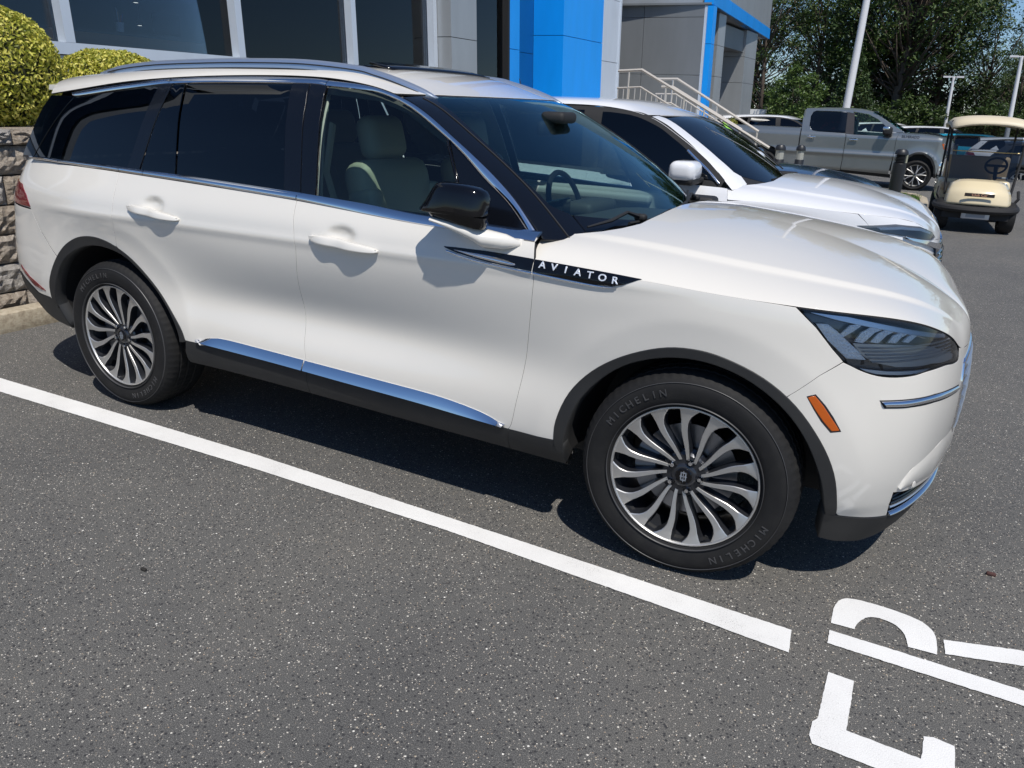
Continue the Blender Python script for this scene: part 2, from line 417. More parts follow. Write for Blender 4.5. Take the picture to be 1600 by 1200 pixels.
# mapping station s -> centre-line distance
HM=cspline([-.75,-.2,.30,.60,.85,1.1,1.35,SMAX],[.02,.53,1.0,1.22,1.38,1.50,1.60,_hd[-1]])
def Hood(s,g):
    s,g=np.broadcast_arrays(np.asarray(s,float),np.asarray(g,float))
    E=Side(s,sh_z(s)); C2=hc_f(HM(s))
    C=np.stack([C2[...,0],0*s,C2[...,1]],-1)
    # superelliptic section : lateral a(g) goes 0..1, height b(g)
    l=g**1.6                                      
    kb=.46-.32*sstep((s+.7)/.9)
    hgt=(1-(1-l)**2.05)*(1-kb)+kb*(1-(1-l)**12)
    xy=E[...,:2]*(1-l[...,None])+C[...,:2]*l[...,None]
    z=E[...,2]+(C[...,2]-E[...,2])*hgt
    # soft raised centre with a crease line at g~.55
    cr=.010*sstep((l-.20)/.06)*sstep((s+.8)/.5)*sstep((1.25-s)/.5)
    return np.stack([xy[...,0],xy[...,1],z+cr],-1)

def HoodF(s,g):
    s,g=np.broadcast_arrays(np.asarray(s,float),np.asarray(g,float)); m=g>1
    P=Hood(s,np.where(m,2-g,g)); P[...,1]*=np.where(m,-1,1); return P
# ---- greenhouse side: y as function of x,z
GZ=[1.12,1.20,1.30,1.40,1.50,1.60,1.66,1.70]
GX=[-4.1,-3.7,-3.2,-2.4,-1.6,-1.1,-.6,-.3]
GY=np.array([[.80,.77,.735,.70,.665,.62,.58,.52],
[.895,.875,.845,.81,.77,.715,.665,.60],
[.930,.912,.880,.845,.805,.750,.705,.65],
[.938,.920,.888,.852,.812,.758,.715,.66],
[.938,.920,.888,.852,.812,.758,.715,.66],
[.930,.910,.878,.842,.800,.745,.700,.65],
[.905,.875,.835,.800,.760,.705,.66,.60],
[.87,.83,.80,.76,.72,.67,.62,.56]])
_gb=cspline(GX,np.eye(len(GX))); _gz=cspline(GZ,GY.T)
def Glass(x,z):
    x,z=np.broadcast_arrays(np.asarray(x,float),np.asarray(z,float))
    y=-(_gz(z)*_gb(x)).sum(-1)
    return np.stack([x,y,z],-1)
# ---- roof: x, g in [-1,1]
def roof_edge(x):  # z of black/white line
    return re_f(x)
re_f=cspline([-3.75,-3.60,-3.45,-3.13,-2.83,-2.23,-1.92,-1.62,-1.48,-1.34,-1.15],[1.555,1.572,1.590,1.632,1.660,1.687,1.688,1.671,1.652,1.617,1.56])
rc_f=cspline([-3.9,-3.6,-3.2,-2.6,-2.0,-1.6,-1.3,-1.10],[1.660,1.690,1.718,1.745,1.750,1.730,1.668,1.612])
def Roof(x,g):
    x,g=np.broadcast_arrays(np.asarray(x,float),np.asarray(g,float))
    ze=re_f(x); E=Glass(x,ze)
    a=np.abs(g); zc=rc_f(x)
    l=1-a
    hgt=(1-(1-l)**3)*.45+.55*(1-(1-l)**13)
    y=-E[...,1]*g
    z=ze+(zc-ze)*hgt
    xx=x+ (1-a**2)*.0
    return np.stack([xx,y,z],-1)
# ---- windscreen and A-pillars: t 0 base ..1 top, g -1..1
WE=np.array([(-.645,-.893,1.158),(-.775,-.863,1.275),(-.87,-.845,1.349),(-.975,-.828,1.418),(-1.08,-.809,1.480),(-1.22,-.775,1.557),(-1.335,-.750,1.606),(-1.46,-.73,1.640)])
WC=np.array([(-.37,0,1.120),(-.50,0,1.210),(-.615,0,1.288),(-.73,0,1.364),(-.845,0,1.436),(-.995,0,1.525),(-1.135,0,1.598),(-1.27,0,1.645)])
_wt=np.linspace(0,1,len(WE)); we_f=cspline(_wt,WE); wc_f=cspline(_wt,WC)
def Wind(t,g):
    t,g=np.broadcast_arrays(np.asarray(t,float),np.asarray(g,float))
    E=we_f(t);C=wc_f(t);a=np.abs(g)
    l=(1-a)
    h=(1-(1-l)**2.0)*.86+.14*(1-(1-l)**14)
    x=E[...,0]+(C[...,0]-E[...,0])*h
    z=E[...,2]+(C[...,2]-E[...,2])*h
    y=-E[...,1]*g
    return np.stack([x,y,z],-1)

# the roof leading edge is drawn onto the windscreen header
_Roof0=Roof
HG=np.linspace(-1,1,81)
_hx=Wind(.95+0*HG,HG)
_hr=_Roof0(_hx[:,0],HG)
def Roof(x,g):
    x,g=np.broadcast_arrays(np.asarray(x,float),np.asarray(g,float))
    P=_Roof0(x,g); xf=np.interp(g,HG,_hx[:,0])
    w=sstep(1-np.clip((xf-x)/.42,0,1))
    P[...,2]+=w*np.interp(g,HG,_hx[:,2]-_hr[:,2]+.003); P[...,1]+=w*np.interp(g,HG,_hx[:,1]-_hr[:,1])
    return P
ROOF_FRONT=[(float(np.interp(g,HG,_hx[:,0]))+.004,float(g)) for g in (-.985,-.95,-.9,-.8,-.65,-.5,-.3,-.1,.1,.3,.5,.65,.8,.9,.95,.985)]
# ------------------------------------------------------------------ car parts shared by all sport utilities
ARCH_F=[(-.497,.41),(-.492,.50),(-.45,.615),(-.37,.712),(-.26,.79),(-.13,.845),(-.02,.862),(.09,.850),(.22,.803),(.33,.726),(.42,.619),(.48,.509),(.520,.380),(.533,.335)]
ARCH_FI=[(-.458,.306),(-.464,.40),(-.45,.492),(-.41,.600),(-.33,.700),(-.23,.775),(-.10,.822),(.03,.830),(.16,.799),(.28,.729),(.37,.634),(.44,.504),(.48,.38),(.495,.30),(.505,.20)]
ARCH_R=[(-3.556,.500),(-3.54,.61),(-3.47,.725),(-3.38,.812),(-3.27,.868),(-3.17,.890),(-3.07,.890),(-2.96,.864),(-2.84,.807),(-2.72,.715),(-2.60,.600),(-2.525,.520),(-2.495,.462)]
ARCH_RI=[(-3.43,.30),(-3.48,.37),(-3.51,.44),(-3.512,.535),(-3.45,.673),(-3.37,.762),(-3.24,.828),(-3.12,.853),(-3.01,.850),(-2.89,.820),(-2.77,.745),(-2.66,.650),(-2.565,.543),(-2.525,.45),(-2.515,.34)]
cf,cfi,cr,cri=[catmull(a,4) for a in (ARCH_F,ARCH_FI,ARCH_R,ARCH_RI)]
DF=[(-.700,.412),(-.684,.45),(-.668,.553),(-.648,.706),(-.630,.862),(-.620,.96),(-.616,1.030),(-.624,1.085),(-.633,1.125),(-.638,1.146)]      # front edge of front door
DB=[(-1.728,.452),(-1.735,.50),(-1.760,.591),(-1.774,.70),(-1.772,.80),(-1.762,.877),(-1.748,.96),(-1.746,1.021),(-1.757,1.08),(-1.770,1.13),(-1.778,1.190)]
DR=[(-2.950,.866),(-2.940,.91),(-2.928,.965),(-2.918,1.02),(-2.920,1.10),(-2.928,1.17),(-2.936,1.222)]
df,db,dr=[catmull(a,4) for a in (DF,DB,DR)]
BELT_LO=[(-3.745,1.228),(-3.42,1.227),(-2.936,1.222),(-2.35,1.208),(-1.778,1.190),(-1.21,1.160),(-.90,1.151),(-.638,1.146)]
belt=catmull(BELT_LO,4)
HLT=[(.287,1.047),(.394,1.042),(.563,1.030),(.737,1.001),(.905,.955),(1.018,.908),(1.074,.872)]
HLB=[(.287,1.047),(.354,.986),(.412,.924),(.452,.890),(.500,.864),(.565,.845),(.633,.839),(.711,.841),(.773,.847),(.90,.845),(.991,.833),(1.058,.834),(1.074,.872)]
def seg(c,lo,hi,ax): # part of a polyline with coordinate ax between lo and hi
    return [q for q in c if lo<=q[ax]<=hi]
def both(fn):
    for mir in (False,True): fn(mir)

def wheel_meshes():
    """local frame: wheel centre at origin, outer side towards -y, face plane at y=0"""
    D={}
    # tyre with carved tread
    R=.392
    prof=[(.246,.030),(.262,.012),(.268,.000),(.276,-.006),(.300,-.013),(.330,-.016),(.350,-.012),(.362,-.004),(.368,.000),(.370,.001),(.376,.008),(.383,.020),(.388,.034),(.3905,.050),(.3855,.053),(.3855,.060),(.3915,.063),(.392,.095),(.386,.098),(.386,.107),(.392,.110),(.392,.145),(.386,.148),(.386,.157),(.3915,.160),(.3905,.200),(.388,.216),(.378,.236),(.35,.256),(.31,.262),(.27,.25),(.246,.24)]
    n=216;V=[];F=[];k=len(prof)
    for j in range(n):
        th=2*math.pi*j/n;groove=(j%3==0)
        for i,(r,y) in enumerate(prof):
            rr=r
            if groove and 9<=i<=13: rr=r-.0028
            if groove and (16<=i<=24) and i not in(18,19,22,23): rr=r-.003
            if 4<=i<=6 and False: pass
            V.append((rr*math.cos(th),y,rr*math.sin(th)))
    for j in range(n):
        for i in range(k-1): F.append((j*k+i,j*k+i+1,((j+1)%n)*k+i+1,((j+1)%n)*k+i))
    b=B();b.add(V,F)
    D['tyre']=b.mesh('tyre',RUB,smooth=True,auto=32)
    # thin moulded ribs on the side wall
    b=B()
    for r in (.279,.3555): b.lathe([(r-.0012,-.006),(r-.0008,-.0155 if r<.3 else -.0125),(r+.0008,-.0155 if r<.3 else -.0125),(r+.0012,-.004)],96,'y')
    D['rib']=b.mesh('sidewall_rib',RUBL,smooth=True)
    # rim: lip + barrel + dark dish
    b=B()
    b.lathe([(.262,.010),(.2665,.004),(.2672,-.001),(.2655,-.0045),(.2615,-.005),(.2585,-.002),(.2575,.004)],96,'y',m=0)
    b.lathe([(.2575,.004),(.252,.030),(.235,.075),(.228,.13),(.240,.20),(.262,.235)],96,'y',m=1)
    D['rim']=b.mesh('rim',[MACH,WDARK],smooth=True,auto=50)
    # spoke: swept blade
    ns=14;V=[];F=[];Mi=[]
    for i in range(ns+1):
        u=i/ns;r=.062+(.2605-.062)*u
        bend=math.radians(float(np.interp(u,[0,.12,.25,.4,.55,.7,.85,1],[-7,-3,0.2,3.0,4.6,4.6,3.0,0])))
        w=.0050+.0075*u**1.1+.0190*max(0,(u-.70)/.30)**2.2
        yf=.020-.021*u**.85+(.000 if u<.9 else 0)
        a=bend
        er=Vector((math.cos(a),0,math.sin(a)));et=Vector((-math.sin(a),0,math.cos(a)))
        # tilt the cross-section with the local path direction
        d=.045-.012*u
        for (s_,h,wd) in ((-1,0,1),( -1,.0022,1.22),(-1,d,1.7),(1,d,1.7),(1,.0022,1.22),(1,0,1)):
            q=er*r+et*(s_*w*wd);V.append((q.x,yf+h,q.z))
    for i in range(ns):
        for j in range(6):
            a0=i*6+j;a1=i*6+(j+1)%6;F.append((a0,a1,a1+6,a0+6));Mi.append(0 if j in(5,0,4) else 1)
    F.append(tuple(range(6)));Mi.append(1);F.append(tuple(reversed(range(ns*6,ns*6+6))));Mi.append(1)
    me=mesh('spoke',V,F,[MACH,WDARK],Mi,smooth=True)
    bm=bmesh.new();bm.from_mesh(me);bmesh.ops.recalc_face_normals(bm,faces=bm.faces[:]);bm.to_mesh(me);bm.free();me.set_sharp_from_angle(angle=math.radians(28))
    D['spoke']=me
    b=B();b.lathe([(0,.016),(.034,.016),(.040,.018),(.046,.024),(.078,.026),(.086,.034),(.088,.07)],48,'y')
    D['hub']=b.mesh('hub',WDARK,smooth=True,auto=30)
    b=B();b.lathe([(0,.012),(.027,.0125),(.030,.015),(.031,.02)],32,'y')
    D['cap']=b.mesh('centre_cap',GBLK,smooth=True,auto=30)
    b=B()
    for d,c in (((.004,.003,.030),(-.0085,.0112,0)),((.004,.003,.030),(.0085,.0112,0)),((.021,.003,.0035),(0,.0112,.014)),((.021,.003,.0035),(0,.0112,-.014)),((.0022,.003,.042),(0,.0108,0)),((.026,.003,.0022),(0,.0108,0))): b.box(c,d)
    D['emblem']=b.mesh('cap_emblem',SATIN)
    b=B();b.lathe([(.0135,.022),(.0150,.017),(.0165,.022),(.0168,.03)],20,'y',m=1);b.lathe([(0,.010),(.0075,.0105),(.0085,.013),(.0098,.026)],6,'y',m=0)
    D['nut']=b.mesh('lug_nut',[CHROME,WDARK],smooth=True,auto=25)
    b=B();b.lathe([(.065,.085),(.175,.085),(.175,.112),(.065,.112)],64,'y');b.lathe([(.0,.06),(.07,.062),(.075,.085)],32,'y')
    D['disc']=b.mesh('brake_disc',STEEL,smooth=True,auto=30)
    b=B();V=[]
    for k in range(9):
        a=math.radians(150+k*8)
        for r,y in ((.115,.055),(.190,.055),(.190,.13),(.115,.13)): V.append((r*math.cos(a),y,r*math.sin(a)))
    F=[(k*4+j,k*4+(j+1)%4,(k+1)*4+(j+1)%4,(k+1)*4+j) for k in range(8) for j in range(4)]+[(0,1,2,3),(35,34,33,32)]
    b.add(V,F);D['caliper']=b.mesh('brake_caliper',STEEL)
    b=B();b.tube([(.238*math.cos(-.98),.004,.238*math.sin(-.98)),(.226*math.cos(-.98),-.008,.226*math.sin(-.98))],.003,8);D['valve']=b.mesh('tyre_valve',BLK)
    return D
WM=wheel_meshes()
MICH=[text_mesh(c,.036,.0014,RUBL,.0003) for c in 'MICHELIN']
def wheel(parent,loc,steer=0,spin=0,mirror=False,nsp=15,detail=True,scale=1.0,name='wheel'):
    w=link(name,WM['rim'],parent,loc);w.rotation_mode='ZYX'
    w.rotation_euler=(0,spin,steer+(math.pi if mirror else 0));w.scale=(scale,)*3
    link('tyre',WM['tyre'],w)
    for k in range(nsp):
        link('spoke',WM['spoke'],w,rot=(0,-(2*math.pi*k/nsp),0))
    link('hub',WM['hub'],w);link('centre_cap',WM['cap'],w)
    for k in range(5):
        a=2*math.pi*k/5+.08;link('lug_nut',WM['nut'],w,loc=(.0565*math.cos(a),0,.0565*math.sin(a)))
    link('brake_disc',WM['disc'],w)
    if detail:
        link('cap_emblem',WM['emblem'],w,rot=(0,-spin,0));link('sidewall_rib',WM['rib'],w);link('tyre_valve',WM['valve'],w)
        link('brake_caliper',WM['caliper'],w,rot=(0,-spin,0))
        for base in (math.radians(134),math.radians(-37)):
            for i,me in enumerate(MICH):
                a=base-(i-3.5)*math.radians(5.9);r=.320
                l=link('tyre_lettering',me,w);l.matrix_local=frame_mat((r*math.cos(a),-.0156,r*math.sin(a)),(math.sin(a),0,-math.cos(a)),(0,-1,0))
    return w

# ------------------------------------------------------------------ the white sport utility in front
car=thing('sport_utility_vehicle','large pearl white sport utility vehicle with black pillars and silver roof rails, nearest the camera','car')
P2=lambda *a:None
def side_panels(mir):
    m=dict(parent=car,mirror=mir)
    st=.016 if not mir else .05
    # front door
    poly=df+list(reversed(seg(belt,-1.7779,-.6385,0)))+list(reversed(db))+[(-1.40,.441),(-1.05,.428)]
    d1=panel('front_door',Side,poly,PAINT,step=st,thick=.02,**m)
    poly=db+list(reversed(seg(belt,-2.9359,-1.779,0)))+list(reversed(dr))+list(reversed([q for q in cr if q[0]>-2.948][::-1]))+[(-2.2,.459)]
    d2=panel('rear_door',Side,poly,PAINT,step=st,thick=.02,**m)
    # rear quarter
    poly=dr+[q for q in reversed(belt) if q[0]<-2.9361]+[(-3.80,1.232),(-3.90,1.236),(-4.02,1.225),(-4.05,1.10),(-3.80,.99),(-3.662,.985),(-3.62,.93),(-3.579,.869),(-3.449,.756)]+[q for q in cr if -3.449<q[0]<-2.951]
    panel('rear_quarter',Side,poly,PAINT,step=.02 if not mir else .05,thick=.02,**m)
    # fender
    poly=df[::-1][[i for i,q in enumerate(df[::-1]) if q[1]<1.066][0]:]+[(-.70,.412),(-.60,.414),(-.497,.418)]+[q for q in cf if q[0]<.296 and q[1]>.42]+[(.300,.753),(.327,.777),(.386,.835),(.452,.886),(.412,.924),(.354,.986),(.285,1.0435)]+[(x,float(sh_z(x))) for x in (.15,.05,-.1,-.2,-.35,-.5)]
    poly=[q for q in poly]
    panel('fender',Side,poly,PAINT,step=.02 if not mir else .05,thick=.02,**m)
    # cladding: rocker of each door, fender foot, arches
    low=[(-2.512,.343),(-2.30,.341),(-1.743,.334),(-1.2,.322),(-.712,.310),(-.462,.303)]
    for nm,a,b_ in (('rear_door_cladding',-2.512,-1.728),('front_door_cladding',-1.736,-.69),('fender_cladding',-.69,-.4)):
        if a<-2: poly=[(-2.49,.461),(-2.2,.457),(-1.730,.449),(-1.743,.334),(-2.30,.341),(-2.505,.343)]
        elif a<-1: poly=[(-1.727,.449),(-1.40,.438),(-1.05,.425),(-.702,.409),(-.714,.310),(-1.2,.322),(-1.739,.334)]
        else: poly=[(-.698,.409),(-.60,.411),(-.462,.414),(-.459,.303),(-.710,.310)]
        panel(nm,Side,poly,CLAD,step=.03,off=.001,thick=.045,inset=.0012,lip=.004,**m)
    panel('front_arch_cladding',Side,cf+[(.50,.335)]+cfi[:-8][::-1],CLAD,off=.005,thick=.06,step=.02,inset=.0008,lip=.004,**m)
    panel('rear_arch_cladding',Side,cr+[(-2.50,.456),(-2.53,.45)]+[q for q in cri if q[1]>.45][::-1]+[(-3.515,.50)],CLAD,off=.005,thick=.06,step=.02,inset=.0008,lip=.004,**m)
    # wheel house liners
    for c_ in ([q for q in cfi if q[1]>.345],cri):
        V=[];F=[]
        for (a,b_) in c_:
            q=Side(a,b_);V+=[tuple(q+np.array([0,.012,0])),(q[0],-.86,b_+.01),(q[0],-.62,b_-.01),(q[0]*.0+ (q[0]-(0 if q[0]>-1 else -3.03))*.05+(0 if q[0]>-1 else -3.03),-.60,.39)]
        for j in range(len(c_)-1):
            for i in range(3): F.append((j*4+i,j*4+i+1,(j+1)*4+i+1,(j+1)*4+i))
        if mir: V=[(x,-y,z) for x,y,z in V]
        b=B();b.add(V,F);b.obj('wheel_house_liner',BLK,car,smooth=True)
    # door glass and pillars
    ws=[(-.70,1.175),(-.78,1.250),(-.865,1.318),(-.91,1.342),(-1.02,1.424),(-1.13,1.491),(-1.22,1.543),(-1.31,1.581),(-1.40,1.612),(-1.48,1.631),(-1.55,1.641),(-1.62,1.646),(-1.72,1.653),(-1.87,1.660),(-2.19,1.658),(-2.50,1.650),(-2.81,1.634),(-3.12,1.598),(-3.41,1.560)]
    top=catmull(ws,4); lo=catmull([(-3.70,1.243),(-3.30,1.244),(-2.90,1.243),(-2.35,1.232),(-1.79,1.218),(-1.45,1.203),(-1.18,1.187),(-.9,1.178),(-.70,1.175)],4)
    def win(name,xt0,xt1,xb0,xb1,mt,rnd=0,**k):
        T=[q for q in top if min(xt0,xt1)<q[0]<max(xt0,xt1)];L=[q for q in lo if min(xb0,xb1)<q[0]<max(xb0,xb1)]
        zt=lambda x:np.interp(x,[q[0] for q in top][::-1],[q[1] for q in top][::-1]);zl=lambda x:np.interp(x,[q[0] for q in lo],[q[1] for q in lo])
        poly=[(xt0,zt(xt0))]+T+[(xt1,zt(xt1))]+[(xb1,zl(xb1))]+L+[(xb0,zl(xb0))]
        return panel(name,Glass,poly,mt,step=.05,thick=.006,inset=k.pop('inset',.001),off=k.pop('off',-.004),mirror=mir,parent=car)
    win('front_door_glass',-.70-.40,-1.765,-.965,-1.688,GL_SIDE)
    win('mirror_sail_panel',-.705,-1.095,-.705,-.945,PILLAR,off=-.002)
    b=B();b.tube([Glass(-1.10,1.465)+[0,-.002,0],Glass(-.955,1.183)+[0,-.002,0]],.007,6)
    me=b.mesh('window_divider',GBLK,smooth=True)
    if mir:
        me.transform(Matrix.Scale(-1,4,(0,1,0)))
    link('window_divider',me,car)
    win('front_pillar_cover',-1.778,-1.868,-1.695,-1.772,PILLAR,off=0)
    win('rear_pillar_cover',-1.874,-1.972,-1.778,-1.868,PILLAR,off=0)
    win('rear_door_glass',-1.976,-2.622,-1.872,-2.545,GL_DARK)
    win('rear_door_fixed_pane',-2.642,-2.716,-2.560,-2.802,GL_DARK)
    win('shoulder_pillar_cover',-2.722,-2.806,-2.808,-2.895,PILLAR,off=0)
    win('rear_quarter_glass',-2.812,-3.425,-2.900,-3.71,GL_DARK)
    # black tail piece wrapping to the rear screen
    panel('tail_pillar_glass',Glass,[(-3.435,1.558),(-3.52,1.562),(-3.66,1.560),(-3.71,1.50),(-3.875,1.243),(-3.72,1.242),(-3.60,1.38)],GL_DARK,step=.05,thick=.006,off=-.004,mirror=mir,parent=car)
    # chrome surround
    co=[(-.66,1.168),(-.77,1.272),(-.87,1.348),(-.975,1.417),(-1.08,1.479),(-1.22,1.556),(-1.34,1.606),(-1.48,1.643),(-1.61,1.661),(-1.89,1.679),(-2.22,1.680),(-2.50,1.672),(-2.82,1.653),(-3.13,1.620),(-3.45,1.576)]
    ci=[(-.695,1.168),(-.795,1.262),(-.91,1.340),(-1.02,1.422),(-1.13,1.489),(-1.31,1.579),(-1.48,1.630),(-1.62,1.644),(-1.87,1.659),(-2.19,1.657),(-2.50,1.649),(-2.81,1.633),(-3.12,1.597),(-3.41,1.561),(-3.45,1.572)]
    G=lambda L,o=.004:[tuple(Glass(x,z)+np.array([0,-o,0])) for x,z in L]
    i=8
    ribbon('chrome_window_trim',G(co[:i+1]+[(-1.775,1.672)]),G(ci[:8]+[(-1.775,1.652)]),CHROME,car,bulge=.0045,mirror=mir)
    ribbon('chrome_window_trim',G([(-1.779,1.672),(-1.89,1.679),(-2.22,1.680),(-2.50,1.672),(-2.738,1.659)]),G([(-1.779,1.652),(-1.87,1.659),(-2.19,1.657),(-2.50,1.649),(-2.738,1.638)]),CHROME,car,bulge=.0045,mirror=mir)
    ribbon('chrome_window_trim',G([(-2.742,1.659)]+co[12:]),G([(-2.742,1.638)]+ci[11:]),CHROME,car,bulge=.0045,mirror=mir)
    hi=[(-3.745,1.240),(-3.60,1.245),(-3.30,1.248),(-2.94,1.247),(-2.35,1.237),(-1.79,1.222),(-1.45,1.208),(-1.18,1.192),(-.9,1.184),(-.63,1.176)]
    S=lambda L,o=.002:[tuple(Side(s_,z)+np.array([0,-o,0])) for s_,z in L]
    def beltseg(a,b_):
        A=[q for q in hi if a<q[0]<b_];C=[q for q in BELT_LO if a<q[0]<b_]
        f=lambda L,x:(x,float(np.interp(x,[q[0] for q in L],[q[1] for q in L])))
        A=[f(hi,a)]+A+[f(hi,b_)];C=[f(BELT_LO,a)]+C+[f(BELT_LO,b_)]
        C=[(x,z+.003) for x,z in C]
        ribbon('chrome_belt_trim',G(A,.010),S(C,.004),CHROME,car,bulge=.006,mirror=mir)
    for a,b_ in ((-3.745,-3.44),(-3.435,-2.938),(-2.934,-2.76),(-2.756,-1.780),(-1.776,-.638)): beltseg(a,b_)
    # rocker brightwork in two pieces
    R1=[(-2.405,.476),(-2.36,.496),(-2.317,.506),(-2.232,.514),(-2.0,.510),(-1.745,.504)];R2=[(-2.405,.472),(-2.36,.468),(-2.30,.466),(-2.112,.463),(-1.9,.459),(-1.745,.455)]
    ribbon('chrome_rocker_strip',S([(a_,z_-.005) for a_,z_ in R1],.003),S([(a_,z_+.001) for a_,z_ in R2],.021),CHROME,car,bulge=.0015,back=.012,mirror=mir)
    R1=[(-1.738,.503),(-1.5,.498),(-1.229,.492),(-1.10,.489),(-.977,.482),(-.827,.463),(-.745,.440),(-.722,.424)];R2=[(-1.738,.455),(-1.5,.448),(-1.3,.443),(-1.10,.437),(-.95,.430),(-.84,.425),(-.76,.422),(-.722,.420)]
    ribbon('chrome_rocker_strip',S([(a_,z_-.005) for a_,z_ in R1],.003),S([(a_,z_+.001) for a_,z_ in R2],.021),CHROME,car,bulge=.0015,back=.012,mirror=mir)
    # handles: curved bar standing off the cup
    for hx,hz,sl in ((-1.482,1.048,-.020),(-2.624,1.063,-.028)):
        V=[];F=[];n=30;mm=16
        for i in range(n+1):
            u=-1+2*i/n;x=hx+u*.178;z=hz+sl*u*.5
            base=Side(x,z);o=.003+.017*(1-abs(u)**3.2)
            hw=.0035+.0160*(1-abs(u)**2.6)**.5*(1.0-.25*u);hd=.007+.007*(1-u*u)
            for j in range(mm):
                a=2*math.pi*j/mm+.3;ca=math.copysign(abs(math.cos(a))**.55,math.cos(a));sa=math.copysign(abs(math.sin(a))**.55,math.sin(a));V.append((x,base[1]-o+hd*(ca+.45*sa),z+hw*sa*.92-(.006 if u<0 else .0)*abs(u)**3))
        for i in range(n):
            for j in range(mm): F.append((i*mm+j,i*mm+(j+1)%mm,(i+1)*mm+(j+1)%mm,(i+1)*mm+j))
        F.append(tuple(range(mm)));F.append(tuple(n*mm+j for j in reversed(range(mm))))
        for xx in (-.15,.15):
            pass
        b=B();b.add(V,F);b.box((hx-.158,Side(hx,hz)[1]-.006,hz-sl*.45),(.03,.03,.014));b.box((hx+.158,Side(hx,hz)[1]-.006,hz+sl*.45),(.03,.03,.012))
        if mir:b.V=[(x,-y,z) for x,y,z in b.V]
        b.obj('door_handle',PAINT,d1 if hx>-2 else d2,smooth=True,auto=60)
    # side lamps
    panel('side_marker_lamp',Side,[(.362,.762),(.383,.770),(.414,.738),(.442,.702),(.474,.662),(.450,.658),(.420,.688),(.392,.722)],AMBER,off=.003,step=.02,thick=.006,lip=.002,**m)
    panel('side_marker_seal',Side,[(.357,.765),(.385,.776),(.42,.742),(.449,.706),(.481,.658),(.447,.651),(.413,.686),(.386,.722)],BLK,off=.001,step=.02,thick=.004,**m)
both(side_panels)
# ---- bonnet and bumpers, each one piece from side to side
cow=[(-.620,0),(-.634,.12),(-.650,.22),(-.662,.30),(-.668,.372),(-.60,.392),(-.55,.400),(-.505,.425),(-.466,.456),(-.41,.53),(-.367,.618),(-.345,.8),(-.335,1.0)]
right=[(s_,0) for s_ in np.linspace(-.615,SMAX-.02,40)]
poly=right+[(SMAX-.005,1.0)]+[(s_,2) for s_ in np.linspace(SMAX-.02,-.615,40)]+[(a,2-b_) for a,b_ in cow[1:]]+cow[::-1][1:-1]
bonnet=panel('bonnet',HoodF,poly,PAINT,parent=car,step=.024,sc=(1,1.0),thick=.02,inset=.002)
SM2=2*SMAX
hb=catmull(HLB,3)
bp=[(.5315,.340)]+[q for q in cf if q[0]>.305 and q[1]>.345][::-1]+[(.300,.753),(.327,.777),(.386,.835),(.452,.884)]+[q for q in hb if q[0]>.455 and q[1]<.8725]+[(1.085,.868)]+[(s_,float(sh_z(s_))-.003) for s_ in (1.2,1.3,1.4,SMAX)]
bot=[(.785,.300),(.755,.36),(.744,.412),(.80,.402),(.931,.388),(1.08,.384),(1.3,.386),(SMAX,.388)]
rhs=bp+[(SM2-a,b_) for a,b_ in bp[::-1]][1:]
lhs=[(.549,.326),(.66,.312)]+bot; lo_=lhs+[(SM2-a,b_) for a,b_ in lhs[::-1]][1:]
bump=panel('front_bumper',SideF,rhs+lo_[::-1],PAINT,parent=car,step=.024,thick=.02)
lg=[(.792,.302),(.763,.36),(.752,.404),(.80,.395),(.931,.381),(1.08,.377),(1.3,.379),(SMAX,.381)];lgb=[(.792,.296),(.95,.300),(1.1,.306),(SMAX,.315)]
panel('lower_grille',SideF,lg+[(SM2-a,b_) for a,b_ in lg[::-1]][1:]+[(SM2-a,b_) for a,b_ in lgb][::1]+lgb[::-1][1:],GBLK,parent=car,off=-.03,step=.04,thick=.03)
for zz,o_ in ((.335,-.012),(.352,-.018),(.368,-.020)):
    pts=[SideF(s_,zz+.0*(s_)) for s_ in np.linspace(.79,SM2-.79,50)]
    c=np.mean([p_ for p_ in pts],0);pts=[Vector(p_)+(Vector((-.3,0,0))-Vector(p_)).normalized()*(-o_) for p_ in pts]
    b=B();b.tube(pts,.0045,6);b.obj('lower_grille_bar',GBLK if zz>.34 else SATIN,car,smooth=True)
A_=[tuple(SideF(s_,.312+.006*min(1,max(0,(s_-.8)/.4)))+np.array([0,0,0])) for s_ in np.linspace(.79,SMAX,18)]
C_=[tuple(SideF(s_,.300+.002*min(1,max(0,(s_-.8)/.4)))+np.array([0,0,0])) for s_ in np.linspace(.79,SMAX,18)]
for mir in (False,True): ribbon('chrome_lower_lip',A_,C_,CHROME,car,bulge=.010,out=(.7,-.7,0),mirror=mir)
sk=[(.494,.335),(.549,.322),(.66,.308),(.785,.294),(.95,.296),(1.1,.298),(SMAX,.306)];skb=[(.512,.214),(.58,.200),(.704,.192),(.82,.200),(.95,.215),(1.1,.235),(1.3,.25),(SMAX,.255)]
panel('front_skid_cladding',SideF,sk+[(SM2-a,b_) for a,b_ in sk[::-1]][1:]+[(SM2-a,b_) for a,b_ in skb]+skb[::-1][1:],CLAD,parent=car,off=.004,step=.035,thick=.06,lip=.006)
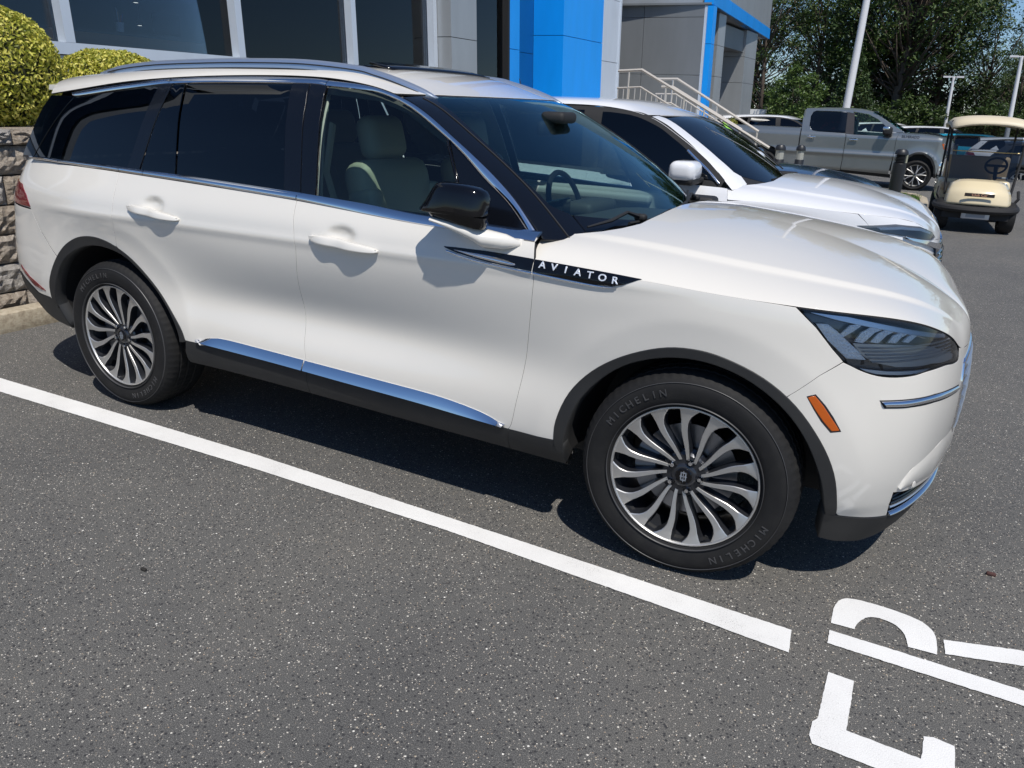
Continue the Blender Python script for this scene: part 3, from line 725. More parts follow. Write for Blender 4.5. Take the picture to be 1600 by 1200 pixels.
# grille with chrome surround
gr=[(1.17,.80),(1.15,.70),(1.20,.56),(1.26,.50),(SMAX,.49)];gt=[(1.17,.80),(1.3,.806),(SMAX,.805)]
panel('grille',SideF,gt+[(SM2-a,b_) for a,b_ in gt[::-1]][1:]+[(SM2-a,b_) for a,b_ in gr[1:]]+gr[::-1][1:-1]+[gr[1]],GBLK,parent=car,off=.002,step=.05,thick=.03)
gp_=gt+[(SM2-a,b_) for a,b_ in gt[::-1]][1:]+[(SM2-a,b_) for a,b_ in gr[1:]]+gr[::-1][1:]
b=B();b.tube([Vector(SideF(a,b_))+Vector((-.004,0,0)) for a,b_ in catmull(gp_,3,True)+[gp_[0]]],.010,8);b.obj('chrome_grille_surround',CHROME,car,smooth=True)
for k in range(7):
    z=.54+.04*k;b=B()
    b.tube([Vector(SideF(q,z))+Vector((.004,0,0)) for q in np.linspace(1.21,SM2-1.21,24)],.006,6)
    b.obj('grille_bar',SATIN,car)
# rear bumper, cladding, tail lamps
SN2=2*SMIN
rb=[(-3.449,.752),(-3.579,.865),(-3.655,.978),(-3.80,.982),(-4.02,1.0),(-4.3,1.0),(SMIN,1.0)]
rl=[(-3.452,.748)]+[q for q in cr[::-1] if q[0]<-3.455]+[(-3.575,.515),(-3.70,.520),(-3.888,.605),(-4.05,.60),(-4.4,.56),(SMIN,.55)]
mm_=lambda L:[(SN2-a,b_) for a,b_ in L[::-1]]
panel('rear_bumper',SideF,rb+mm_(rb)[1:]+[(SN2-a,b_) for a,b_ in rl][::1]+rl[::-1][1:],PAINT,parent=car,step=.04,thick=.02)
rc=[(-3.53,.505),(-3.57,.508),(-3.70,.512),(-3.888,.597),(-4.05,.592),(-4.4,.552),(SMIN,.542)];rd=[(-3.46,.352),(-3.60,.370),(-3.71,.405),(-3.84,.49),(-3.92,.50),(-4.2,.42),(SMIN,.38)]
panel('rear_skid_cladding',SideF,rc+mm_(rc)[1:]+[(SN2-a,b_) for a,b_ in rd]+rd[::-1][1:],CLAD,parent=car,step=.04,off=.002,thick=.06,lip=.006)
panel('tailgate',SideF,[(-4.12,1.22),(-4.3,1.20)]+[(SN2+4.3,1.20),(SN2+4.12,1.22),(SN2+4.03,1.10),(SN2+4.05,1.005)]+[(-4.05,1.005),(-4.03,1.10)],PAINT,parent=car,step=.05,thick=.02)
for mir in (False,True):
    panel('tail_lamp',Side,[(-3.655,.990),(-3.80,.992),(-4.04,1.005),(-4.02,1.10),(-3.93,1.115),(-3.78,1.10),(-3.70,1.05)],RED,parent=car,off=.004,step=.03,thick=.02,mirror=mir)
    panel('rear_reflector',Side,[(-3.60,.545),(-3.72,.553),(-3.86,.63),(-3.87,.655),(-3.76,.60),(-3.62,.558)],RED,parent=car,off=.003,step=.03,thick=.004,mirror=mir)
# ---- roof, windscreen
re_=[(x,-1.0) for x in np.linspace(-3.66,-1.355,40)]
rf=[(-1.345,-.985),(-1.30,-.97),(-1.262,-.93),(-1.215,-.80),(-1.18,-.6),(-1.16,-.3),(-1.152,0)]
poly=[q for q in re_ if q[0]<-1.36]+ROOF_FRONT+[(x,1.0) for x in np.linspace(-1.37,-3.66,40)]+[(-3.70,.9),(-3.74,.5),(-3.75,0),(-3.74,-.5),(-3.70,-.9)]
roof=panel('roof',Roof,poly,PAINT,parent=car,step=.035,sc=(1,.75),thick=.008)
panel('glass_roof',Roof,catmull([(-1.80,-.64),(-1.76,0),(-1.80,.64),(-1.86,.70),(-2.9,.70),(-2.95,.6),(-2.95,-.6),(-2.9,-.70),(-1.86,-.70)],4,True),GBLK,parent=car,off=.006,step=.06,sc=(1,.75),thick=.008)
b=B()
V=[];
for k in range(21):
    g=-.62+1.24*k/20;q=Roof(-1.64-.02*math.cos(g*2),g);q2=Roof(-1.78,g);V+=[tuple(q+np.array([0,0,.006])),tuple(q2+np.array([0,0,.022]))]
b.add(V,[(2*k,2*k+2,2*k+3,2*k+1) for k in range(20)]);o=b.obj('sunroof_deflector',GBLK,car,smooth=True);md=o.modifiers.new('s','SOLIDIFY');md.thickness=.008
# windscreen glass + black pillar/frit border as one wrap
wt=.915
def wsp(mt,name,poly,**k): return panel(name,Wind,poly,mt,parent=car,sc=(.9,.9),side=1,**k)
ttop=lambda g:.902+.045*min(1,(1-abs(g))/.25)**.6
fr_=[(.035,-.87),(.07,-.5),(.085,0)]
gl_poly=[(.10,-.80),(.14,-.87),(.31,-.885),(.60,-.873),(.86,-.852),(.925,-.80),(.935,-.4),(.936,0),(.935,.4),(.925,.80),(.86,.852),(.60,.873),(.31,.885),(.14,.87),(.10,.80),(.075,.4),(.07,0),(.075,-.4)]
wsp(GL_WS,'windscreen',gl_poly,off=0,step=.05,thick=.005,inset=0,lip=.0001)
for sg in (-1,1):
    out=[(-.01,.998),(.2,.998),(.5,.998),(.8,.998),(.898,.995)]
    poly=[(t,sg*g) for t,g in out]+[(.918,sg*.93),(.935,sg*.8)]+[(.925,sg*.80),(.86,sg*.852),(.60,sg*.873),(.31,sg*.885),(.14,sg*.87),(.10,sg*.80)]+[(.0,sg*.80)]
    wsp(PILLAR,'windscreen_pillar_cover',poly,off=.0,step=.03,thick=.01,inset=.0003)
wsp(PILLAR,'windscreen_top_border',[(.9355,-.79),(.9365,0),(.9355,.79),(.985,.79),(.992,0),(.985,-.79)],off=0,step=.04,thick=.01,inset=0)
wsp(GBLK,'cowl_panel',[(.0,-.79),(.099,-.79),(.0745,-.4),(.0695,0),(.0745,.4),(.099,.79),(.0,.79),(-.06,.4),(-.08,0),(-.06,-.4)],off=0,step=.04,thick=.01,inset=0)
# black seals along the glass edges
for sg in (-1,1):
    b=B();b.tube([Vector(Wind(t,sg*.90))+Vector((.0,sg*.001,.001)) for t in np.linspace(-.02,.9,14)],.003,5);b.obj('windscreen_seal',BLK,car)
# roof rails
RT=[(-3.413,1.684),(-3.33,1.702),(-3.202,1.722),(-2.956,1.743),(-2.6,1.756),(-2.3,1.761),(-1.99,1.759),(-1.702,1.739),(-1.6,1.720),(-1.5,1.696),(-1.37,1.657),(-1.296,1.626)]
for mir in (False,True):
    pts=catmull([(x,-.60,z) for x,z in RT],5);V=[];F=[];n=len(pts);prof=[(-.027,-.055),(-.027,-.018),(-.022,-.006),(-.010,0.0),(.006,-.001),(.018,-.008),(.022,-.022),(.022,-.055)]
    for i,(x,y,z) in enumerate(pts):
        e=min(i,n-1-i)/9;k=min(1,.12+e)
        for a,h in prof: V.append((x,(y+a*(.4+.6*k))*(-1 if mir else 1),z+h*k-(1-k)*.004))
    m_=len(prof)
    for i in range(n-1):
        for j in range(m_-1): F.append((i*m_+j,i*m_+j+1,(i+1)*m_+j+1,(i+1)*m_+j))
    F.append(tuple(range(m_)));F.append(tuple((n-1)*m_+j for j in range(m_)))
    b=B();b.add(V,F);b.obj('roof_rail',SATIN,car,smooth=True,auto=30)
for sg in (-1,1):
    for dy,dz,r_ in ((.0285,-.020,.0028),(.0285,-.044,.004)):
        b=B();b.tube([(x,sg*(.60+dy),z+dz) for x,_,z in catmull([(x,0,z) for x,z in RT[1:-1]],4)],r_,6);b.obj('rail_groove',BLK,car,smooth=True)
# rear spoiler
b=B();V=[]
for k in range(21):
    g=-1+2*k/20;y=.70*g;dz=-.03*abs(g)**3
    V+=[(-3.64+.05*abs(g)**2,y,1.668+dz*2),(-3.86+.13*abs(g)**3,y*1.0,1.640+dz),(-3.87+.13*abs(g)**3,y*1.0,1.615+dz),(-3.60,y,1.58)]
F=[(4*k+j,4*k+4+j,4*k+5+j,4*k+1+j) for k in range(20) for j in range(3)]+[(0,1,2,3),(83,82,81,80)]
b.add(V,F);b.obj('rear_spoiler',PAINT,car,smooth=True,auto=40)
b=B();b.add([(-3.62,-.68,1.60),(-3.62,.68,1.60),(-3.93,.76,1.22),(-3.93,-.76,1.22)],[(0,1,2,3)]);b.obj('rear_window',GL_DARK,car)
# ---- inner shell, floor, interior
def shellF(s,z): return SideF(s,z)
b=B();b.box((-1.5,0,.34),(2.1,1.50,.10));b.box((-3.4,0,.42),(1.1,1.1,.2));b.box((.1,0,.42),(1.1,1.1,.3));b.obj('floor_pan',BLK,car)
for mir in (False,True):
    panel('inner_body_side',Side,[(-2.55,.33),(-2.55,.85),(-3.025,.93),(-3.6,.85),(-3.7,.4),(-4.3,.5),(-4.3,1.19),(-3.7,1.19),(-2.9,1.20),(-1.78,1.17),(-.66,1.12),(-.3,1.05),(.25,1.02),(.6,.95),(.9,.80),(.9,.28),(.62,.28),(.55,.6),(.35,.85),(0,.93),(-.35,.85),(-.52,.6),(-.52,.33)],BLK,parent=car,off=-.035,thick=.002,step=.06,inset=0,mirror=mir)
    panel('inner_window_frame',Glass,[(-.75,1.20),(-1.13,1.466),(-1.34,1.572),(-1.50,1.614),(-1.9,1.645),(-2.3,1.645),(-3.0,1.60),(-3.4,1.55),(-3.5,1.56),(-3.0,1.63),(-2.3,1.69),(-1.9,1.70),(-1.48,1.66),(-1.30,1.61),(-1.08,1.50),(-.70,1.20)],DASH,parent=car,off=-.03,thick=.002,step=.05,inset=0,mirror=mir)
    panel('pillar_trim',Glass,[(-1.70,1.17),(-1.80,1.66),(-1.96,1.67),(-1.86,1.17)],TRIM,parent=car,off=-.055,thick=.01,step=.05,inset=0,mirror=mir)
    b=B();b.rbox((-1.25,-.83*(-1 if mir else 1),.98),(1.15,.06,.40),.02);b.obj('door_trim',TRIM if mir else DASH,car,smooth=True)
    b=B();b.rbox((-2.45,-.83*(-1 if mir else 1),1.0),(1.0,.06,.42),.02);b.obj('door_trim',DASH,car,smooth=True)
    for mm_2 in (1,):
        b=B();b.rbox((-1.25,-.79*(-1 if mir else 1),1.135),(.9,.09,.045),.015);b.obj('door_cap',TRIM,car,smooth=True)
panel('headliner',Roof,[(-3.5,-.93),(-1.50,-.93),(-1.36,0),(-1.50,.93),(-3.5,.93)],DASH,parent=car,off=-.035,step=.15,sc=(1,.75),thick=.002)
# dashboard
b=B()
pr=[(-.46,1.06),(-.52,1.105),(-.66,1.125),(-.85,1.12),(-1.0,1.09),(-1.06,1.03),(-1.05,.9),(-.95,.75),(-.5,.7)]
V=[(x,y,z-.025*(abs(y)/.75)**4) for y in (-.80,-.5,-.2,0,.2,.5,.80) for x,z in pr];k=len(pr)
b.add(V,[(i*k+j,i*k+(j+1)%k,(i+1)*k+(j+1)%k,(i+1)*k+j) for i in range(6) for j in range(k)]);b.obj('dashboard',DASH,car,smooth=True,auto=40)
b=B();b.rbox((-.99,.38,1.115),(.16,.36,.075),.03);b.obj('instrument_hood',DASH,car,smooth=True)
b=B();b.rbox((-1.0,0,1.12),(.02,.26,.13),.008);b.obj('centre_screen',GBLK,car,smooth=True)
b=B();pts=[(-1.13+.06*math.sin(a)*-1,.38+.185*math.cos(a),1.10+.175*math.sin(a)) for a in np.linspace(0,2*math.pi,33)];b.tube(pts,.015,8,cap=False)
b.box((-1.12,.38,1.09),(.03,.30,.05));b.rbox((-1.12,.38,1.08),(.05,.12,.12),.03);b.box((-1.11,.38,1.0),(.03,.06,.16));b.obj('steering_wheel',BLK,car,smooth=True)
def seat(x,y,name='front_seat',rows=False):
    b=B();b.rbox((x+.12,y,.72),(.56,.54,.20),.07,4)
    t=Matrix.Rotation(math.radians(-14),3,'Y');b.rbox((x-.23,y,1.02),(.17,.52,.66),.075,4,rot=t);
    for sg in (-1,1): b.rbox((x-.19,y+sg*.235,.98),(.17,.09,.5),.04,3,rot=t)
    o=b.obj(name,LEATHER,car,smooth=True,auto=50)
    b=B();b.rbox((x-.325,y,1.435),(.12,.27,.20),.055,5,rot=t);b.obj('headrest',LEATHER,o,smooth=True)
    b=B()
    for sg in (-1,1): b.tube([(x-.30,y+sg*.06,1.28),(x-.32,y+sg*.06,1.38)],.007,6)
    b.obj('headrest_post',STEEL,o)
seat(-1.42,-.39);seat(-1.42,.39)
for y in (-.39,.39): seat(-2.35,y,'rear_seat')
b=B();b.tube([Vector(Glass(-1.75,1.50))+Vector((0,.09,0)),Vector(Glass(-1.74,1.3))+Vector((0,.10,0)),Vector((-1.70,-.72,1.0))],.022,4,flat=.15);b.obj('seat_belt',TRIM,car)
b=B();b.rbox((-1.06,0,1.505),(.05,.24,.07),.025);b.tube([(-1.04,0,1.53),(-1.0,0,1.565)],.012,6);b.obj('interior_mirror',BLK,car,smooth=True)
b=B();b.rbox((-1.02,0,1.555),(.12,.16,.05),.02);b.obj('sensor_housing',BLK,car,smooth=True)
for y in (-.38,.38):
    b=B();b.rbox((-1.40,y,1.595),(.16,.38,.02),.008,rot=Matrix.Rotation(.35,3,'Y'));b.obj('sun_visor',DASH,car,smooth=True)
# ---- mirror (folded back) right and left
def mirror(mir):
    sg=1 if mir else -1
    sx=-.16 if mir else 0
    secs=[(-1.056,.046,.012,1.278,1.080),(-1.048,.062,.036,1.279,1.079),(-1.030,.071,.052,1.281,1.083),(-.99,.076,.062,1.283,1.090),(-.92,.077,.066,1.281,1.094),(-.85,.078,.066,1.277,1.092),(-.80,.074,.062,1.272,1.088),(-.775,.066,.052,1.267,1.080),(-.765,.048,.034,1.262,1.072),(-.762,.006,.006,1.260,1.068)]
    n=24;V=[];F=[]
    sec=[]
    for x,hz,hy,cz,cy in secs:
        for j in range(n):
            a=2*math.pi*j/n;c=math.copysign(abs(math.cos(a))**.50,math.cos(a));s_=math.copysign(abs(math.sin(a))**.50,math.sin(a))
            z=cz+hz*s_; 
            V.append((sx-.912+(x+.907)*.84+.030*s_*max(0,(-.88-x)/.17) ,sg*(cy-.034+hy*.66*c-.008*s_),max(cz-.006+hz*.80*s_,1.230)))
    for i in range(len(secs)-1):
        for j in range(n): F.append((i*n+j,i*n+(j+1)%n,(i+1)*n+(j+1)%n,(i+1)*n+j))
    F.append(tuple(range(n)));F.append(tuple((len(secs)-1)*n+j for j in reversed(range(n))))
    b=B();b.add(V,F);root=b.obj('door_mirror',GBLK,car,smooth=True,auto=60)
    # lower housing
    b=B();V=[];n=20;lo=[(1.236,1.0,1.0),(1.222,1.0,1.0),(1.205,.95,.92),(1.196,.90,.80)]
    for z,kx,ky in lo:
        for j in range(n):
            a=2*math.pi*j/n;c=math.copysign(abs(math.cos(a))**.5,math.cos(a));s_=math.copysign(abs(math.sin(a))**.5,math.sin(a))
            V.append((sx-.905+.122*c*kx,sg*(1.050+.040*s_*ky),z+.004-.016*c))
    F=[(i*n+j,i*n+(j+1)%n,(i+1)*n+(j+1)%n,(i+1)*n+j) for i in range(3) for j in range(n)]+[tuple(range(n)),tuple(3*n+j for j in range(n))]
    b.add(V,F);b.obj('mirror_housing',GBLK,root,smooth=True,auto=50)
    # foot: tapering arm from the door to below the housing
    b=B();pts=[(-1.00,1.060,1.203),(-.93,1.055,1.190),(-.86,1.04,1.170),(-.80,1.02,1.147),(-.74,.985,1.138),(-.69,.955,1.132)]
    V=[];n=14;ws_=[(.010,.036),(.014,.042),(.024,.044),(.034,.045),(.028,.03),(.008,.012)]
    for (x,y,z),(h,wd) in zip(pts,ws_):
        for j in range(n):
            a=2*math.pi*j/n;V.append((x,sg*(y+wd*math.cos(a)),z+h*math.sin(a)))
    F=[(i*n+j,i*n+(j+1)%n,(i+1)*n+(j+1)%n,(i+1)*n+j) for i in range(5) for j in range(n)]+[tuple(range(n)),tuple(5*n+j for j in range(n))]
    b.add(V,F);o=b.obj('mirror_foot',PAINT,root,smooth=True,auto=60)
both(mirror)
# ---- name strip on door and wing
CREV=[(-1.009,1.092),(-.95,1.094),(-.822,1.0955),(-.70,1.093),(-.623,1.0905)]
lowc=[(-1.000,1.086),(-.95,1.074),(-.86,1.062),(-.811,1.057),(-.70,1.050),(-.623,1.0465)]
S_=lambda L,o=.0:[tuple(Side(a,b_)+np.array([0,-o,0])) for a,b_ in L]
for mir in (False,True):
    s1=panel('wing_strip',Side,CREV+lowc[::-1],GBLK,parent=car,off=.003,step=.02,thick=.008,lip=.001,mirror=mir)
    s2=panel('wing_strip',Side,[(-.6215,1.0902),(-.5,1.086),(-.409,1.0825),(-.30,1.078),(-.212,1.0735),(-.24,1.061),(-.275,1.045),(-.315,1.036),(-.38,1.0335),(-.448,1.036),(-.6215,1.0465)],GBLK,parent=car,off=.003,step=.02,thick=.008,lip=.001,mirror=mir)
    ribbon('wing_strip_chrome',S_([(-.995,1.082),(-.90,1.066),(-.811,1.057),(-.70,1.050),(-.622,1.046)],.004),S_([(-.985,1.072),(-.90,1.057),(-.811,1.048),(-.70,1.041),(-.622,1.037)],.004),CHROME,s1,bulge=.003,mirror=mir)
    ribbon('wing_strip_chrome',S_([(-.617,1.046),(-.50,1.039),(-.40,1.034),(-.34,1.0335),(-.30,1.037)],.004),S_([(-.617,1.037),(-.50,1.030),(-.40,1.0255),(-.34,1.027),(-.30,1.035)],.004),CHROME,s2,bulge=.003,mirror=mir)
    ribbon('wing_strip_blade',S_([(-.955,1.086),(-.87,1.083),(-.77,1.078),(-.71,1.070),(-.69,1.064)],.005),S_([(-.955,1.083),(-.87,1.070),(-.77,1.061),(-.71,1.058),(-.69,1.060)],.005),CHROME,s1,bulge=.004,mirror=mir)
    for k in range(4):
        z=1.052+.006*k;ribbon('wing_strip_rib',S_([(-.612,z+.003),(-.45,z-.001),(-.29+.01*k,z-.006)],.0035),S_([(-.612,z),(-.45,z-.004),(-.29+.01*k,z-.009)],.0035),PILLAR,s2,bulge=.001,mirror=mir)
    if not mir:
        for i,ch in enumerate('AVIATOR'):
            x=-.583+.0465*i;zc=1.0715-.0125*(x+.583)/.28-.002*i*.3
            if ch=='I': x+=.0
            q=Side(x,zc);e=1e-3;tx=(Side(x+e,zc)-Side(x-e,zc));tz=Side(x,zc+e)-Side(x,zc-e);nn_=np.cross(tx,tz);nn_/=np.linalg.norm(nn_)
            if nn_[1]>0: nn_=-nn_
            l=link('name_letter',text_mesh(ch,.034,.0012,LETTERC,.0007),s2);l.matrix_world=frame_mat(q+nn_*.007,tx+np.array([0,0,tz[2]*.0]),nn_)
            l.scale=(1.15,1,1)
# ---- head lamps
RIB=mat('ribbed_lamp_trim',(.55,.535,.52),.35,.4);HDARK=mat('lamp_bezel',(.115,.120,.130),.25,.2,coat=.4)
for mir in (False,True):
    hl=panel('head_lamp',Side,catmull(HLT[:-1],3)+[(1.068,.875)]+hb[::-1][1:-1],GL_CLEAR,parent=car,off=-.003,step=.03,thick=.004,inset=.006,mirror=mir)
    panel('lamp_housing',Side,catmull(HLT[:-1],3)+[(1.068,.875)]+hb[::-1][1:-1],HDARK,parent=hl,off=-.035,step=.04,thick=.002,inset=-.004,mirror=mir)
    # bezel: rim closing lens to housing
    out=catmull(HLT[:-1],3)+[(1.068,.875)]+hb[::-1][1:-1]
    V=[];n=len(out)
    for a,b_ in out:
        q=Side(a,b_);V+=[tuple(q+np.array([.0,.001,0])),tuple(q+(np.array([-.30,0,.85])-q)*.065)]
    if mir:V=[(x,-y,z) for x,y,z in V]
    b=B();b.add(V,[(2*i,2*((i+1)%n),2*((i+1)%n)+1,2*i+1) for i in range(n)]);b.obj('lamp_bezel',BLK,hl,smooth=True)
    EL=dict(reflector=([(.353,.999),(.388,1.000),(.42,.98),(.447,.958),(.49,.925),(.524,.895),(.461,.897),(.396,.950)],PRISM,-.006),
      upper_blade=([(.292,1.043),(.422,1.031),(.615,.999),(.842,.960),(.947,.940),(.931,.932),(.606,.985),(.411,1.016),(.308,1.037)],SATIN,-.008),
      ribbed_trim=([(.477,.944),(.583,.943),(.70,.937),(.815,.921),(.93,.89),(1.038,.857),(1.029,.842),(.92,.852),(.823,.864),(.72,.867),(.639,.871),(.549,.887),(.505,.914)],RIB,-.014),
      lower_trim=([(.509,.866),(.60,.858),(.799,.852),(.721,.845),(.643,.846),(.564,.850),(.531,.857)],SATIN,-.006),
      light_bar=([(.430,.969),(.460,1.001),(.501,1.006),(.478,.987),(.443,.963)],PRISM,-.010))
    for nm,(pl,mt,of) in EL.items(): panel(nm,Side,pl,mt,parent=hl,off=of,step=.02,thick=.008,inset=.0005,mirror=mir)
    for pl in ([(.480,.950),(.499,.980),(.533,.998),(.582,.994),(.544,.981),(.508,.947)],[(.533,.950),(.557,.977),(.591,.992),(.631,.989),(.589,.973),(.561,.948)],[(.596,.950),(.617,.971),(.658,.982),(.693,.980),(.648,.964),(.627,.947)],[(.657,.950),(.681,.964),(.718,.974),(.746,.971),(.712,.960),(.682,.946)]):
        panel('light_bar',Side,pl,PRISM,parent=hl,off=-.010,step=.02,thick=.008,inset=.0005,mirror=mir)
    for k in range(5):
        b=B();pts=[Side(a,.931-.011*k-.05*max(0,a-.75)+.02*((a-.7)*2)**2*-.3)+np.array([-.007,.008,0]) for a in np.linspace(.50+.012*k,.98,16)]
        if mir: pts=[p_*np.array([1,-1,1]) for p_ in pts]
        b.tube([tuple(p_) for p_ in pts],.0028,5);b.obj('ribbed_trim',RIB,hl,smooth=True)
    # bumper blade
    ribbon('bumper_blade',S_([(.592,.763),(.697,.762),(.830,.760),(.96,.748),(1.088,.733)],.004),S_([(.612,.744),(.70,.741),(.837,.738),(.96,.727),(1.090,.716)],.004),CHROME,bump,bulge=.007,out=(.5,-.8,0),mirror=mir)
    panel('blade_recess',Side,[(.582,.767),(.697,.766),(.83,.764),(.96,.752),(1.094,.737),(1.096,.710),(.96,.721),(.837,.732),(.70,.735),(.606,.738)],BLK,parent=bump,off=.0012,step=.03,thick=.003,mirror=mir)
    V=[]
    # raised corner lip below the scoop
    lp=[(.756,.432),(.775,.475),(.82,.503),(.92,.526),(1.06,.540),(1.28,.545)];lb=[(.764,.422),(.80,.414),(.88,.409),(.98,.402),(1.06,.398),(1.28,.394)]
    ribbon('bumper_corner_lip',S_(lp,0),S_(lb,0),PAINT,bump,bulge=.009,out=(.6,-.8,0),mirror=mir)
    b=B();b.lathe([(.0,.0016),(.0105,.0014),(.0120,0)],20,'z')
    q=Side(.847,.425)+np.array([.004,-.004,0])*0;n_=np.cross(Side(.848,.425)-Side(.846,.425),Side(.847,.426)-Side(.847,.424));n_/=np.linalg.norm(n_)
    if n_[1]>0:n_=-n_
    q=q+n_*.0085
    if mir: q=q*[1,-1,1];n_=n_*[1,-1,1]
    link('parking_sensor',b.mesh('parking_sensor',PAINT,smooth=True,auto=30),bump).matrix_world=frame_mat(q,(0,0,1),n_)
# front plate bracket peeking past the nose
b=B();b.box((.828,.0,.60),(.012,.30,.15));b.obj('number_plate_bracket',BLK,car)
# ---- wipers and cowl end
def wiper(pts,name):
    b=B();b.tube(pts,[.011]+[.007]*(len(pts)-2)+[.004],6);b.rbox(pts[0],(.05,.04,.03),.012);o=b.obj('wiper',BLK,car,smooth=True,auto=50);return o
W=lambda t,g,h=.02:Vector(Wind(t,g))+Vector((h*.55,0,h*.8))
wiper([W(.06,-.42,.03),W(.075,-.52,.045),W(.045,-.66,.035),W(.03,-.80,.02)],'a')
b=B();b.tube([W(.045,-.52,.018),W(.055,-.30,.018),W(.085,-.02,.018)],.007,5);b.obj('wiper_blade',BLK,car,smooth=True)
wiper([W(.05,.62,.03),W(.085,.46,.05),W(.075,.2,.035),W(.075,.0,.02)],'b')
b=B();b.tube([W(.07,.78,.018),W(.08,.4,.02),W(.078,.05,.018)],.007,5);b.obj('wiper_blade',BLK,car,smooth=True)
for sg in (1,): 
    b=B();b.rbox((-.50,.70*sg,1.165),(.16,.14,.05),.024);b.obj('cowl_end_cap',BLK,car,smooth=True)
# wheels
wheel(car,(0,-.975,.387),steer=.057,spin=.10)
wheel(car,(-3.025,-.975,.387),spin=.32)
wheel(car,(0,.975,.387),steer=.057,mirror=True,detail=False);wheel(car,(-3.025,.975,.387),mirror=True,detail=False)
# ------------------------------------------------------------------ ground
def asphalt():
    m=mat('asphalt',(.1,.1,.1),.8);n=N(m);co=n.coord()
    v=n.n('ShaderNodeTexVoronoi');v.inputs['Scale'].default_value=190;n.l(co,v.inputs['Vector'])
    big=n.noise(co,.55,5,.6);fine=n.noise(co,310,3,.7);mid=n.noise(co,38,4,.7)
    base=n.ramp(fine,[(.36,(.020,.020,.022)),(.50,(.088,.087,.082)),(.64,(.25,.24,.218))])
    base=n.mix(.30,base,n.ramp(mid,[(.3,(.070,.069,.067)),(.7,(.130,.126,.120))]))
    base=n.mix(1,base,n.ramp(big,[(.28,(.74,.75,.78)),(.5,(1,1,1)),(.72,(1.22,1.18,1.12))]),'MULTIPLY')
    # stones: random cells shown pale
    sep=n.n('ShaderNodeSeparateColor');n.l(v.outputs['Color'],sep.inputs[0])
    pick=n.ramp(sep.outputs[0],[(.80,(0,0,0)),(.86,(1,1,1))])
    dot=n.ramp(v.outputs['Distance'],[(.30,(1,1,1)),(.42,(0,0,0))])
    k=n.mix(1,pick,dot,'MULTIPLY')
    tone=n.ramp(sep.outputs[1],[(0,(.22,.19,.15)),(.4,(.40,.36,.31)),(.8,(.74,.70,.62)),(1,(.42,.29,.18))])
    v2=n.n('ShaderNodeTexVoronoi');v2.inputs['Scale'].default_value=88;n.l(co,v2.inputs['Vector']);s2=n.n('ShaderNodeSeparateColor');n.l(v2.outputs['Color'],s2.inputs[0])
    jit=n.noise(co,400,2,.6);dd=n.n('ShaderNodeMath',operation='ADD');n.l(v2.outputs['Distance'],dd.inputs[0]);jm=n.n('ShaderNodeMath',operation='MULTIPLY');n.l(jit,jm.inputs[0]);jm.inputs[1].default_value=.35;n.l(jm.outputs[0],dd.inputs[1])
    k2=n.mix(1,n.ramp(s2.outputs[0],[(.935,(0,0,0)),(.95,(1,1,1))]),n.ramp(dd.outputs[0],[(.42,(1,1,1)),(.50,(0,0,0))]),'MULTIPLY')
    k3=n.mix(1,n.ramp(s2.outputs[2],[(.80,(0,0,0)),(.84,(1,1,1))]),n.ramp(dd.outputs[0],[(.46,(1,1,1)),(.60,(0,0,0))]),'MULTIPLY')
    c=n.mix(k3,base,(.035,.035,.037));c=n.mix(k2,c,n.ramp(s2.outputs[1],[(0,(.36,.30,.22)),(.5,(.60,.56,.48)),(1,(.88,.85,.78))]));c=n.mix(k,c,tone);n.l(c,n.b.inputs['Base Color'])
    h=n.mix(.35,fine,v.outputs['Distance']);n.bump(h,.8,.005);return m
ASPH=asphalt()
def whitepaint():
    m=mat('road_paint',(.8,.8,.78),.6);n=N(m);co=n.coord()
    f=n.noise(co,240,4,.75);g=n.noise(co,2.6,5,.7);sep=n.mix(.38,f,g)
    c=n.ramp(sep,[(.365,(.20,.195,.19)),(.405,(.66,.65,.63)),(.6,(.78,.775,.755))]);n.l(c,n.b.inputs['Base Color']);n.bump(n.noise(co,260,3),.5,.003);return m
RPAINT=whitepaint()
def flat(name,pts,z,mt,**k):
    if mt.name=='road_paint':
        rg=random.Random(len(pts)*7);Q=[]
        for i in range(len(pts)):
            a=Vector(pts[i]);b_=Vector(pts[(i+1)%len(pts)]);d=b_-a;n_=max(1,int(d.length/.012));nn=Vector((-d.y,d.x)).normalized() if d.length>0 else Vector((0,1))
            for j in range(n_): Q.append(tuple(a+d*(j/n_)+nn*rg.gauss(0,.0007)))
        pts=Q
    me=mesh(name,[(x,y,z) for x,y in pts],[tuple(range(len(pts)))],mt,smooth=False)
    bm=bmesh.new();bm.from_mesh(me)
    for f in bm.faces:
        if f.normal.z<0: f.normal_flip()
    bmesh.ops.triangulate(bm,faces=bm.faces[:]);bm.to_mesh(me);bm.free()
    return link(name,me)
g=flat('asphalt_ground',[(-400,-400),(400,-400),(400,600),(-400,600)],0,ASPH);tag(g,kind='structure')
